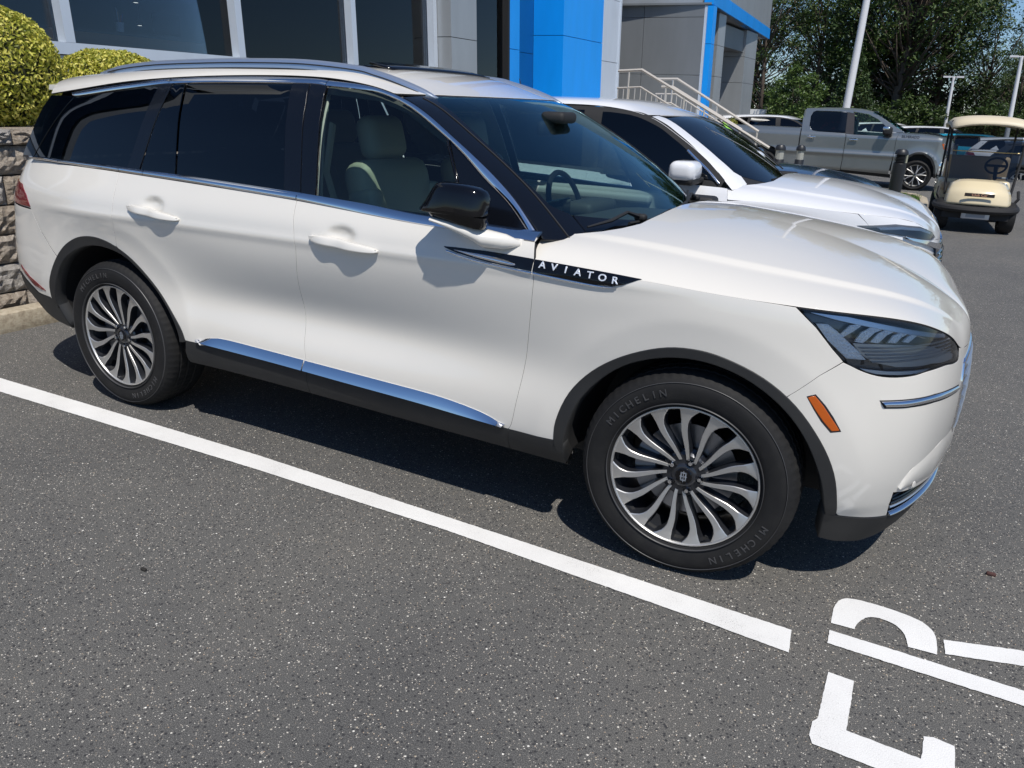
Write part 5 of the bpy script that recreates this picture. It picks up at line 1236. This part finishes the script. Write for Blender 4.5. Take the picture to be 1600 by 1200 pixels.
b=B();b.box((-10.8,40,.8),(5.0,.3,1.85));o=b.obj('white_kiosk_wall',mat('white_wall',(.72,.72,.70),.7));tag(o,'low white wall beside the last grey canopy column','wall')
TVb=tree_mesh(11,.9,.05,.32,.30,50,50,.03,leafmat('yellow_green_leaf',[(.10,.12,.02),(.28,.30,.04),(.45,.42,.08)]),.02)
t=thing('yellow_green_bush','small yellow-green bush at the foot of the canopy columns','bush',(-5.35,21.0,.75),0);link('trunk',TVb[0],t);link('crown',TVb[1],t)
b=B();b.box((-5.8,21.2,.42),(1.6,1.2,.84));o=b.obj('planter',GREY);tag(o,'grey planter box under the yellow-green bush','planter')
# ------------------------------------------------------------------ other sport utilities: same surfaces, other trims and proportions
LAMPG=mat('silver_lamp_insert',(.16,.17,.19),.3,.3)
def suv(name,label,pm,loc,scale,white_pillar=True,full=True,group='cars parked in the dealer lot',cat='car',glass=None,rz=0,trimm=None):
    r=thing(name,label,cat,loc,rz,group,scale);glass=glass or GL_DARK
    trimm=trimm or BLK
    for mir in (False,True):
        m=dict(parent=r,mirror=mir);st=.04 if full and not mir else .09
        panel('front_door',Side,df+list(reversed(seg(belt,-1.7779,-.6385,0)))+list(reversed(db))+[(-1.40,.441),(-1.05,.428)],pm,step=st,**m)
        panel('rear_door',Side,db+list(reversed(seg(belt,-2.9359,-1.779,0)))+list(reversed(dr))+[q for q in cr if q[0]>-2.948]+[(-2.2,.459)],pm,step=st,**m)
        panel('rear_quarter',Side,dr+[q for q in reversed(belt) if q[0]<-2.9361]+[(-3.80,1.232),(-3.95,1.236),(-4.3,1.22),(-4.3,.5),(-3.575,.515)]+[q for q in cr if -3.55<q[0]<-2.951],pm,step=st+.02,**m)
        fp=[q for q in df[::-1] if q[1]<1.066]+[(-.60,.414),(-.497,.418)]+[q for q in cf if q[0]<.296 and q[1]>.42]+[(.327,.777),(.386,.835),(.452,.886),(.412,.924),(.354,.986),(.285,1.0435)]+[(x,float(sh_z(x))) for x in (.15,.05,-.1,-.2,-.35,-.5)]
        panel('fender',Side,fp,pm,step=st,**m)
        panel('rocker_cladding',Side,[(-2.50,.461),(-1.7,.448),(-1.05,.425),(-.462,.414),(-.459,.303),(-1.2,.322),(-2.50,.343)],CLAD,step=.08,**m)
        panel('front_arch_cladding',Side,cf+[(.50,.335)]+cfi[:-8][::-1],CLAD,off=.005,thick=.06,step=.05,**m)
        panel('rear_arch_cladding',Side,cr+[(-2.53,.45)]+[q for q in cri if q[1]>.45][::-1],CLAD,off=.005,thick=.06,step=.05,**m)
        panel('wheel_house_liner',Side,[(-.6,.25),(-.6,.95),(.6,.95),(.6,.25)],BLK,off=-.10,thick=.002,step=.12,inset=0,**m)
        panel('rear_wheel_house_liner',Side,[(-3.65,.3),(-3.65,.95),(-2.4,.95),(-2.4,.3)],BLK,off=-.10,thick=.002,step=.12,inset=0,**m)
        # glasshouse
        tp=catmull([(-.70,1.175),(-.80,1.262),(-.91,1.342),(-1.02,1.424),(-1.13,1.491),(-1.22,1.543),(-1.31,1.581),(-1.40,1.612),(-1.48,1.631),(-1.62,1.646),(-1.87,1.660),(-2.19,1.658),(-2.50,1.650),(-2.81,1.634),(-3.12,1.598),(-3.41,1.560)],3)
        bl=[(-3.70,1.240),(-2.90,1.240),(-2.35,1.228),(-1.79,1.214),(-1.18,1.183),(-.70,1.172)]
        panel('window_surround',Glass,[(x+(.02 if x>-1.5 else 0),z+.022) for x,z in tp]+[(-3.47,1.575),(-3.80,1.225)]+[(x,z-.03) for x,z in bl[1:]],trimm,off=-.003,step=.08,**m)
        fr=[q for q in tp if q[0]>-1.76][::-1];fr=[(x-.015 if x>-1.5 else x,z-.012) for x,z in fr]
        panel('front_door_glass',Glass,[(-1.70,1.222)]+[(-1.76,1.640)]+fr+[(-.78,1.190),(-1.18,1.198)],glass,off=.003,thick=.004,step=.09,**m)
        if full and white_pillar: ribbon('window_brightwork',[tuple(Glass(x-.01,z+.0)+np.array([0,-.010,0])) for x,z in tp if x>-1.02],[tuple(Glass(x-.022,z-.012)+np.array([0,-.010,0])) for x,z in tp if x>-1.02],CHROME,r,bulge=.003,mirror=mir)
        panel('rear_door_glass',Glass,[(-1.84,1.225),(-1.92,1.648),(-2.50,1.638),(-2.70,1.632),(-2.78,1.245)],GL_DARK,off=.003,thick=.004,step=.1,**m)
        panel('rear_quarter_glass',Glass,[(-2.86,1.25),(-2.80,1.622),(-3.36,1.555),(-3.62,1.25)],GL_DARK,off=.003,thick=.004,step=.1,**m)
        if not full: panel('rear_pillar',Glass,[(-3.28,1.24),(-3.10,1.40),(-2.98,1.24)],pm,off=.006,thick=.004,step=.1,**m)
        panel('tail_panel',Glass,[(-3.42,1.555),(-3.64,1.55),(-3.95,1.235),(-3.66,1.235)],pm if not white_pillar else GL_DARK,off=.0,thick=.006,step=.1,**m)
        sg=1 if mir else -1
        b=B();b.rbox((-.92,sg*1.12,1.258),(.20,.26,.145),.055,4);mi=b.obj('door_mirror',pm,r,smooth=True)
        b=B();b.rbox((-.93,sg*1.10,1.192),(.20,.26,.06),.025,3);b.obj('mirror_base',BLK,mi,smooth=True)
        b=B();b.rbox((-.88,sg*.97,1.188),(.10,.14,.045),.018,3);b.obj('mirror_arm',BLK,mi,smooth=True)
        # slim head lamp at bonnet edge
        if full:
            panel('lamp_surround',Side,HLT+HLB[::-1][1:-1],pm,step=.05,**m)
            panel('head_lamp',Side,[(.30,.965),(.55,.985),(.80,.965),(1.02,.915),(1.10,.87),(1.02,.865),(.80,.885),(.55,.925),(.40,.94)],GL_CLEAR,off=.012,thick=.01,step=.05,**m)
            panel('lamp_housing',Side,[(.29,.968),(.55,.99),(.80,.97),(1.02,.92),(1.11,.87),(1.02,.86),(.80,.88),(.55,.92),(.40,.935)],LAMPG,off=.004,thick=.01,step=.06,**m)
            panel('light_bar',Side,[(.42,.962),(.60,.972),(.80,.955),(.98,.915),(.98,.905),(.80,.940),(.60,.955),(.45,.948)],PRISM,off=.009,thick=.004,step=.05,inset=0,**m)
            panel('chrome_grille_wing',Side,[(.62,.905),(.85,.872),(1.05,.84),(1.3,.80),(1.3,.76),(1.05,.80),(.85,.845),(.70,.875)],CHROME,off=.02,thick=.02,step=.05,**m)
        else: panel('head_lamp',Side,HLT+HLB[::-1][1:-1],PRISM,off=.003,thick=.01,step=.08,**m)
    panel('bonnet',HoodF,[(s_,0) for s_ in np.linspace(-.615,SMAX-.02,24)]+[(SMAX-.005,1.0)]+[(s_,2) for s_ in np.linspace(SMAX-.02,-.615,24)]+[(a,2-b_) for a,b_ in cow[1:]]+cow[::-1][1:-1],pm,parent=r,step=.04 if full else .09)
    panel('front_bumper',SideF,rhs+lo_[::-1],pm,parent=r,step=.05 if full else .1)
    panel('grille',SideF,[(1.10,.80),(SMAX,.79),(SM2-1.10,.80),(SM2-1.15,.50),(SMAX,.46),(1.15,.50)],GBLK,parent=r,off=.016,step=.07,thick=.03)
    for k in range(6):
        z=.52+.045*k;b=B();b.tube([Vector(SideF(q,z))+Vector((.022,0,0)) for q in np.linspace(1.17,SM2-1.17,16)],.007,5);b.obj('grille_bar',CHROME,r)
    panel('front_skid_cladding',SideF,sk+[(SM2-a,b_) for a,b_ in sk[::-1]][1:]+[(SM2-a,b_) for a,b_ in skb]+skb[::-1][1:],CLAD,parent=r,off=.004,step=.09,thick=.06)
    panel('rear_bumper',SideF,[(-4.28,.5),(-4.28,1.19),(SN2+4.28,1.19),(SN2+4.28,.5)],pm,parent=r,step=.1)
    for mir in (False,True): panel('tail_lamp',Side,[(-3.70,.99),(-4.2,1.0),(-4.2,1.12),(-3.78,1.10)],RED,parent=r,off=.006,step=.08,thick=.02,mirror=mir)
    panel('roof',Roof,[q for q in re_ if q[0]<-1.36]+ROOF_FRONT+[(x,1.0) for x in np.linspace(-1.37,-3.66,40)]+[(-3.74,.5),(-3.75,0),(-3.74,-.5)],pm,parent=r,step=.08,sc=(1,.75),thick=.008)
    wsp_=lambda mt,nm,poly,**k: panel(nm,Wind,poly,mt,parent=r,sc=(.9,.9),side=1,**k)
    pc=pm if white_pillar else PILLAR
    gp2=[(.10,-.78),(.14,-.83),(.31,-.845),(.60,-.835),(.88,-.82),(.94,-.4),(.942,0),(.94,.4),(.88,.82),(.60,.835),(.31,.845),(.14,.83),(.10,.78),(.04,.4),(.03,0),(.04,-.4)]
    wsp_(glassmat('dark_windscreen',(.10,.13,.15),1.6) if full else GL_DARK,'windscreen',gp2,step=.08,thick=.005,inset=.002,lip=.0001)
    for s2 in (-1,1):
        wsp_(pc,'windscreen_pillar_cover',[(t,s2*g) for t,g in [(-.03,.998),(.2,.998),(.5,.998),(.8,.998),(.898,.995)]]+[(.935,s2*.85),(.88,s2*.82),(.60,s2*.835),(.31,s2*.845),(.14,s2*.83),(.10,s2*.78),(.03,s2*.80)],step=.06,inset=.0003)
    wsp_(pm,'windscreen_top_border',[(.943,-.80),(.945,0),(.943,.80),(.985,.79),(.99,0),(.985,-.79)],step=.08,inset=0)
    wsp_(BLK,'cowl_panel',[(-.02,-.8),(.098,-.78),(.037,-.4),(.028,0),(.037,.4),(.098,.78),(-.02,.8),(-.08,.4),(-.1,0),(-.08,-.4)],step=.08,inset=0)
    b=B();b.box((-1.5,0,.30),(2.1,1.70,.10));b.box((-3.4,0,.42),(1.1,1.1,.2));b.box((.1,0,.42),(1.1,1.1,.3));b.box((-2.0,0,.98),(2.8,1.5,.25));b.obj('floor_pan',BLK,r)
    if full:
        b=B();b.tube([W(.05,-.40,.03),W(.065,-.1,.03),W(.06,.3,.03)],.009,6);b.obj('wiper',BLK,r,smooth=True)
        b=B();b.tube([W(.07,.70,.03),W(.5,.76,.03),W(.8,.76,.03)],.006,5);b.obj('wiper_blade',BLK,r,smooth=True)
        b=B();b.rbox((-.52,.69,1.165),(.20,.16,.045),.02);b.obj('cowl_end_cap',BLK,r,smooth=True)
        for y in (-.39,.39):
            b=B();b.rbox((-1.70,y,1.05),(.16,.5,.7),.06,3);b.rbox((-1.74,y,1.45),(.12,.26,.2),.05,3);b.obj('front_seat',DASH,r,smooth=True)
    for x,y,mi in ((0,-.975,False),(-3.025,-.975,False),(0,.975,True),(-3.025,.975,True)):
        if full: wheel(r,(x,y,.387),mirror=mi,detail=False,nsp=15)
        else:
            w_=link('wheel',WM['rim'],r,(x,y,.387));w_.rotation_euler=(0,0,math.pi if mi else 0);link('tyre',WM['tyre'],w_)
            for k in range(5):
                o_=link('spoke',WM['spoke'],w_,rot=(0,-(2*math.pi*k/5),0));o_.scale=(1,1,2.5)
            link('hub',WM['hub'],w_)
    return r
suv2=suv('sport_utility_vehicle','white sport utility vehicle parked behind the nearest car, with white door mirror',PAINT2,(-.135,3.166,0),(.956,.946,.958),glass=GL_DARK)
suv3=suv('sport_utility_vehicle','dark blue sport utility vehicle mostly hidden behind the second white car',NAVY,(-.62,5.42,0),(.92,.90,.915),white_pillar=False)
b=B();V=[(.0,0,0)];
q=Vector(Wind(.80,.28));n_=Vector((.62,.0,.78));b=B();b.lathe([(0,.003),(.085,.003),(.085,0)],24);st_=link('window_sticker',b.mesh('window_sticker',mat('green_sticker',(.35,.75,.08),.5)),suv3);st_.matrix_local=frame_mat(q+n_*.004,(0,1,0),n_)
# windscreen pole-shaped aerial on second car roof
b=B();b.tube([Vector(Roof(-2.9,.1)),Vector(Roof(-2.9,.1))+Vector((-.06,0,.16))],.004,6);b.obj('aerial',BLK,suv2)
# ------------------------------------------------------------------ far cars: one light model, copied and recoloured
far=suv('parked_car','white sport utility vehicle with black windows behind the bed of the grey truck',PAINT2,(-2.6,23.2,0),(.93,.93,.88),white_pillar=False,full=False,group='cars parked far across the lot')
def copy_tree(o,parent=None,swap=None):
    c=o.copy();COL.objects.link(c);c.parent=parent
    if swap and c.data and PAINT2.name in [m.name for m in c.data.materials if m]:
        for s_ in c.material_slots:
            if s_.material and s_.material.name==PAINT2.name: s_.link='OBJECT';s_.material=swap
    for ch in list(o.children): copy_tree(ch,c,swap)
    return c
TEAL=paint('teal_paint',(.02,.35,.50),.2,.3);RED_P=paint('red_paint',(.45,.02,.03),.1,.3);GREYP=paint('dark_grey_paint',(.05,.055,.06),.4,.3)
FAR=[(PAINT2,(-.6,41,-.15),0,'white car between the truck bonnet and the golf cart',(.93,.93,.86)),
 (RED_P,(-2.4,43,-.15),0,'red car roof just above the truck windscreen base',(.9,.9,.84)),
 (PAINT2,(1.75,36.5,-.2),0,'long white car seen through the top of the golf cart windscreen',(1.0,.93,.86)),
 (TEAL,(3.0,31.5,-.30),-.15,'bright teal hatchback seen through the golf cart windscreen',(.88,.9,.82)),
 (PAINT2,(4.6,28.5,-.33),-.1,'white car nose seen behind the right post of the golf cart',(.9,.9,.84)),
 (GREYP,(5.2,25.2,-.35),-.1,'dark grey car at the right edge behind the golf cart',(.9,.9,.84))]
for mt,loc,rz,lab,sc in FAR:
    c=copy_tree(far,None,None if mt is PAINT2 else mt);c.location=loc;c.rotation_euler=(0,0,rz);c.scale=sc;c['label']=lab
# ------------------------------------------------------------------ grey pickup truck
TK=thing('pickup_truck','grey-green metallic crew cab pickup truck parked side-on beyond the bollards','truck',(0,17.726,0))
def TS(x,z):   # near side of the truck in local coordinates (y<0 towards the camera)
    x,z=np.broadcast_arrays(np.asarray(x,float),np.asarray(z,float))
    y=np.zeros_like(x)
    y=y+.030*np.exp(-((z-.74)/.05)**2)*-1*sstep((x+3.8)/.2)*sstep((-.45-x)/.2)      # crease
    y=y-.02*sstep((.95-np.abs(z-.72))/.4)
    y=y+.30*np.maximum(0,z-1.20)**1.0*.75+.03*sstep((z-1.12)/.1)
    y=y+.10*sstep((.42-z)/.2)
    y=y-.030*np.exp(-np.maximum(0,np.hypot(x+.10,z-.36)-.50)/.05)*sstep((z-.3)/.1)
    y=y+.25*sstep((x-.15)/.45)**2
    return np.stack([x,y,z],-1)
tp_=lambda nm,poly,mt,**k: panel(nm,TS,poly,mt,parent=TK,step=k.pop('step',.05),**k)
arch=catmull([(-.52,.33),(-.50,.50),(-.40,.72),(-.22,.85),(-.02,.86),(.16,.75),(.27,.55),(.31,.32)],4)
tp_('bed_side',[(-5.3,1.27),(-3.94,1.277),(-2.835,1.273),(-2.832,.43),(-3.0,.42),(-3.15,.42),(-3.2,.62),(-3.4,.80),(-3.62,.85),(-3.85,.80),(-4.02,.62),(-4.05,.45),(-5.3,.45)],SILVER)
tp_('rear_door',[(-2.815,1.272),(-2.83,1.45),(-2.835,1.60),(-2.815,1.70),(-2.78,1.735),(-2.6,1.738),(-1.72,1.742),(-1.70,1.66),(-1.90,1.692),(-2.55,1.690),(-2.62,1.66),(-2.66,1.56),(-2.65,1.33),(-2.56,1.235),(-2.45,1.215),(-1.80,1.205),(-1.775,1.15),(-1.768,.60),(-1.775,.345),(-2.56,.375),(-2.80,.43)],SILVER,inset=.003,step=.035)
tp_('front_door',[(-1.765,.36),(-1.76,.60),(-1.765,1.15),(-1.79,1.198),(-1.61,1.185),(-.96,1.182),(-.86,1.20),(-.81,1.27),(-.62,1.27),(-.665,1.15),(-.66,.75),(-.70,.325)],SILVER,inset=.003,step=.035)
tp_('roof_side',[(-1.70,1.70),(-1.70,1.745),(-1.53,1.738),(-1.27,1.700),(-1.03,1.575),(-.73,1.400),(-.50,1.280),(-.81,1.275),(-.90,1.37),(-1.14,1.555),(-1.37,1.66),(-1.60,1.685)],SILVER,inset=.001,step=.03)
tp_('fender',[(-.655,.33),(-.655,.75),(-.66,1.15),(-.62,1.268),(-.47,1.272),(-.15,1.245),(.11,1.225),(.30,1.195),(.30,1.08),(.40,.90),(.44,.80),(.36,.60),(.33,.55)]+[q for q in arch[::-1]],SILVER,inset=.002,step=.035)
tp_('rocker',[(-2.80,.42),(-2.2,.368),(-1.6,.345),(-.66,.318),(-.64,.24),(-2.8,.33)],BLK,off=-.01)
tp_('arch_moulding',arch+[(.27,.31),(.235,.54),(.13,.72),(-.03,.825),(-.21,.815),(-.365,.70),(-.455,.49),(-.475,.32)],CLAD,off=.012,step=.04)
tp_('rear_door_glass',[(-2.66,1.56),(-2.62,1.66),(-2.55,1.688),(-1.84,1.682),(-1.80,1.215),(-2.45,1.218),(-2.56,1.238),(-2.65,1.33)],GL_DARK,off=-.008)
tp_('door_pillar_cover',[(-1.84,1.682),(-1.68,1.674),(-1.61,1.188),(-1.80,1.205)],mat('brown_black_pillar',(.05,.045,.045),.35),off=-.004)
tp_('front_door_glass',[(-1.675,1.672),(-1.60,1.685),(-1.37,1.658),(-1.14,1.553),(-.90,1.37),(-.81,1.27),(-.87,1.20),(-.96,1.184),(-1.61,1.188)],GL_SIDE,off=-.008)
tp_('cab_gap',[(-2.84,1.27),(-2.81,1.27),(-2.80,.43),(-2.84,.43)],BLK,off=-.03)
tp_('orange_side_lamp',[(.305,1.075),(.40,1.08),(.43,.99),(.42,.93),(.355,.965)],AMBER,off=.006,step=.03)
tp_('bumper_corner',[(.33,.62),(.45,.78),(.56,.78),(.56,.40),(.33,.40)],CHROME,off=.01,step=.05)
TW=.87*1.0
b=B()
def tl(nm,prof,y0,y1,mt,smooth=False):
    b=B();V=[];k=len(prof)
    for y in (y0,y1): V+=[(x,y,z) for x,z in prof]
    b.add(V,[(i,(i+1)%k,(i+1)%k+k,i+k) for i in range(k)]+[tuple(reversed(range(k))),tuple(range(k,2*k))]);return b.obj(nm,mt,TK,smooth=smooth,auto=30)
tl('roof',[(-2.80,1.70),(-2.78,1.742),(-2.6,1.752),(-2.3,1.770),(-1.9,1.778),(-1.535,1.768),(-1.275,1.722),(-1.25,1.69),(-2.7,1.69)],.15,1.58,SILVER)
tl('windscreen',[(-1.27,1.712),(-1.03,1.585),(-.72,1.412),(-.48,1.282),(-.52,1.27),(-1.26,1.69)],.13,1.60,GL_WS)
tl('bonnet',[(-.52,1.24),(-.48,1.272),(-.15,1.272),(.11,1.255),(.38,1.21),(.52,1.14),(.52,1.0),(.3,1.0)],.02,1.71,SILVER)
tl('bonnet_scoop',[(-.30,1.262),(-.10,1.295),(.15,1.275),(.35,1.215)],.30,1.40,PILLAR)
tl('front_end',[(.30,1.18),(.56,1.10),(.62,.95),(.62,.45),(.3,.40)],.25,1.45,CHROME)
tl('grille',[(.60,1.05),(.64,1.05),(.64,.60),(.60,.60)],.30,1.40,BLK)
tl('cab_back',[(-2.82,1.70),(-2.79,1.70),(-2.79,.5),(-2.82,.5)],.1,1.6,SILVER)
tl('bed_floor',[(-5.3,.75),(-2.85,.75),(-2.85,.68),(-5.3,.68)],.05,1.65,BLK);tl('bed_side',[(-5.3,1.27),(-2.85,1.27),(-2.85,.5),(-5.3,.5)],1.66,1.72,SILVER);tl('tailgate',[(-5.32,1.25),(-5.26,1.25),(-5.26,.5),(-5.32,.5)],.02,1.7,SILVER)
tl('far_side',[(-2.82,1.25),(.4,1.2),(.4,.4),(-2.82,.4)],1.68,1.72,SILVER)
tl('floor_pan',[(-5.0,.40),(.35,.40),(.35,.55),(-5.0,.55)],.2,1.5,BLK)
tl('dashboard',[(-.60,1.22),(-.95,1.20),(-1.0,1.0),(-.6,.9)],.12,1.55,DASH);
for y in (.45,1.2):
    b=B();b.rbox((-1.75,y,1.20),(.16,.45,.62),.06);b.rbox((-1.78,y,1.50),(.1,.22,.16),.04);b.obj('front_seat',DASH,TK,smooth=True)
b=B();b.tube([(-1.30,1.45,1.62),(-1.1,1.47,1.52),(-.85,1.5,1.30)],.035,6);b.obj('far_pillar_trim',mat('pale_pillar_trim',(.70,.75,.72),.5),TK,smooth=True)
for x,z in ((-2.55,1.085),(-1.585,1.067)):
    b=B();b.rbox((x,-.055,z),(.19,.03,.035),.012);b.box((x,-.035,z),(.12,.02,.06));b.obj('door_handle',CHROME,TK,smooth=True)
b=B();b.rbox((-.87,-.12,1.30),(.20,.20,.19),.05,4);mi=b.obj('door_mirror',BLK,TK,smooth=True);b=B();b.rbox((-.90,-.14,1.355),(.16,.17,.09),.035,4);b.obj('mirror_cap',CHROME,mi,smooth=True)
b=B();b.tube([(-.85,-.10,1.22),(-.78,.05,1.19)],.03,6);b.obj('mirror_arm',BLK,mi)
LET=mat('dark_letters',(.03,.03,.035),.4)
o=link('fender_lettering',text_mesh('SILVERADO',.085,.002,LET),TK);q=TS(-.36,1.20);o.matrix_local=frame_mat((-.37,float(q[1])-.012,1.192),(1,0,-.03),(0,-1,.25));o.scale=(.86,1,1)
def twheel(x,y,mi):
    w_=thing('wheel',None,None,(x,y,.345));w_.parent=TK
    b=B();b.lathe([(.23,.20),(.25,.01),(.30,-.012),(.325,0),(.345,.03),(.345,.20),(.30,.23)],64,'y');tyre=b.obj('tyre',RUB,w_,smooth=True,auto=40)
    b=B();b.lathe([(.245,.0),(.238,.015),(.225,.03),(.215,.16)],48,'y');b.obj('rim',MACH,w_,smooth=True)
    b=B();b.lathe([(0,.05),(.21,.06),(.215,.15)],32,'y');b.obj('dark_dish',BLK,w_)
    for k in range(6):
        a=math.pi/3*k+.25
        for da in (-.16,.16):
            b=B();b.tube([(.05*math.cos(a),.005,.05*math.sin(a)),(.14*math.cos(a+da*.6),-.002,.14*math.sin(a+da*.6)),(.237*math.cos(a+da*1.25),.0,.237*math.sin(a+da*1.25))],[.024,.018,.022],6,flat=.6);b.obj('spoke',MACH,w_,smooth=True)
    b=B();b.lathe([(0,-.006),(.04,-.004),(.05,.01)],20,'y');b.obj('hub',CHROME,w_,smooth=True)
    if mi: w_.rotation_euler=(0,0,math.pi)
for x in (-.12,-3.62):
    twheel(x,-.02,False);twheel(x,1.70,True)
for ax in (-.12,-3.62):
    b=B();b.box((ax,.45,.60),(1.0,.70,.55));b.obj('wheel_house_liner',BLK,TK)
# ------------------------------------------------------------------ golf cart
CB=mat('cream_bodywork',(.70,.60,.40),.25,coat=.6);CR=mat('cream_roof',(.62,.54,.39),.5);TINT=glassmat('smoked_windscreen',(.30,.33,.36),1.5);SEATM=mat('tan_seat',(.45,.33,.20),.6)
gc=thing('golf_cart','cream golf cart with black bumper and smoked windscreen, facing the camera','golf cart',(1.02,11.0,0),.06,None,(.94,.94,.94))
def gcp(b,nm,mt,**k): return b.obj(nm,mt,gc,**k)
# cowl
V=[];F=[];nu,nv=14,10
for j in range(nv+1):
    v=j/nv
    for i in range(nu+1):
        u=-1+2*i/nu;w_=.49-.09*v**2-.02*(1-v)
        c=math.copysign(abs(u)**.9,u);x=c*w_
        z=.44+.37*v*(1-.18*abs(u)**3)-.02*abs(u)**2*(1-v);y=-.62+.16*v**1.4+.62*max(0,v-.55)**1.3+.17*abs(u)**2.6
        V.append((x,y,z))
F=[(j*(nu+1)+i,j*(nu+1)+i+1,(j+1)*(nu+1)+i+1,(j+1)*(nu+1)+i) for j in range(nv) for i in range(nu)]
b=B();b.add(V,F);o=gcp(b,'cowl',CB,smooth=True);md=o.modifiers.new('thick','SOLIDIFY');md.thickness=.02;md.offset=0
b=B();b.rbox((0,-.17,.69),(.66,.24,.10),.04);gcp(b,'cowl_top',BLK,smooth=True)
# bumper band
pts=[(-.56,-.18,.40),(-.55,-.42,.385),(-.45,-.60,.375),(-.22,-.69,.37),(0,-.71,.368),(.22,-.69,.37),(.45,-.60,.375),(.55,-.42,.385),(.56,-.18,.40)]
b=B();b.tube(catmull(pts,4),.072,10,flat=.8);gcp(b,'front_bumper',BLK,smooth=True)
b=B();b.rbox((0,-.66,.285),(.40,.03,.115),.01);b.obj('licence_plate_holder',mat('plate_metal',(.55,.57,.60),.35,.5),gc,smooth=True)
b=B();b.box((0,-.677,.285),(.27,.004,.062));gcp(b,'licence_plate',mat('plate_face',(.30,.33,.38),.4))
b=B();b.box((0,-.645,.598),(.42,.012,.052),rot=None);o=gcp(b,'name_plate',mat('name_plate_black',(.03,.022,.02),.3))
tx=link('name_lettering',text_mesh('Club Car',.052,.002,mat('copper_letters',(.75,.42,.28),.4)),gc);tx.matrix_local=frame_mat((0,-.654,.598),(1,0,0),(0,-1,0));tx.scale=(1.15,1,1)
b=B();b.box((0,-.30,.30),(.95,.6,.16));b.box((0,.6,.28),(1.0,1.8,.08));gcp(b,'chassis',BLK)
b=B();b.rbox((0,.75,.62),(1.0,.50,.14),.05);b.rbox((0,1.02,.92),(.98,.12,.44),.05,rot=Matrix.Rotation(.18,3,'X')*1);gcp(b,'bench_seat',SEATM,smooth=True)
b=B();b.rbox((0,1.25,.55),(1.12,1.0,.40),.08);gcp(b,'rear_body',CB,smooth=True)
for sx in (-1,1):
    for nm,(x,y) in (('front',(.47,-.32)),('rear',(.47,1.45))):
        b=B();b.lathe([(.10,-.095),(.215,-.110),(.245,-.075),(.252,0),(.245,.075),(.215,.110),(.10,.095)],28,'x',c=(0,0,0));o=b.obj('wheel',RUB,gc,smooth=True,auto=40);o.location=(sx*x,y,.252)
        b=B();b.lathe([(0,.07),(.10,.07),(.11,.09)],20,'x');b2=b.obj('rim',mat('cart_rim',(.6,.6,.6),.4,.5),o,smooth=True);b2.scale=(sx,1,1)
    b=B();b.tube([(sx*.47,-.18,.55),(sx*.52,-.02,1.1),(sx*.55,.12,1.70)],.020,8);gcp(b,'roof_post',BLK,smooth=True)
    b=B();b.tube([(sx*.52,1.3,.7),(sx*.52,1.32,1.70)],.018,8);gcp(b,'roof_post',BLK,smooth=True)
    b=B();b.tube([(sx*.50,-.30,.42),(sx*.58,-.30,.55),(sx*.57,-.20,.66)],.025,6);gcp(b,'side_trim',BLK,smooth=True)
# roof shell
V=[];nu,nv=12,10
for j in range(nv+1):
    for i in range(nu+1):
        u=-1+2*i/nu;v=-1+2*j/nv;V.append((u*.61*(1-.05*abs(v)**4),.66+v*.98*(1-.06*abs(u)**4),1.80-.085*abs(u)**2.6-.06*abs(v)**3-(.06 if abs(u)==1 or abs(v)==1 else 0)))
b=B();b.add(V,[(j*(nu+1)+i,j*(nu+1)+i+1,(j+1)*(nu+1)+i+1,(j+1)*(nu+1)+i) for j in range(nv) for i in range(nu)]);o=gcp(b,'roof',CR,smooth=True);md=o.modifiers.new('thick','SOLIDIFY');md.thickness=.035
# windscreen in two leaves
def leaf(z0,z1,nm):
    f=lambda z:-.20+.30*(z-.72)/.98
    b=B();w0=.46+.03*(z0-.7);w1=.46+.03*(z1-.7);b.add([(-w0,f(z0),z0),(w0,f(z0),z0),(w1,f(z1),z1),(-w1,f(z1),z1)],[(0,1,2,3)]);gcp(b,nm,TINT)
leaf(.80,1.235,'windscreen_lower');leaf(1.245,1.64,'windscreen_upper')
b=B();b.tube([(-.475,-.045,1.24),(.475,-.045,1.24)],.009,6);gcp(b,'windscreen_hinge',mat('brass_trim',(.45,.36,.18),.4,.6),smooth=True)
b=B();pts=[(.22+.155*math.cos(a),.25-.05*math.sin(a),1.02+.125*math.sin(a)) for a in np.linspace(0,6.283,25)];b.tube(pts,.018,8,cap=False);b.tube([(.22,.25,1.02),(.22,.05,.82)],.03,8);b.box((.22,.25,1.02),(.28,.03,.04));gcp(b,'steering_wheel',BLK,smooth=True)
b=B();b.rbox((.33,.16,.835),(.17,.06,.03),.01);gcp(b,'dash_sticker',mat('white_label',(.75,.75,.72),.6),smooth=True)
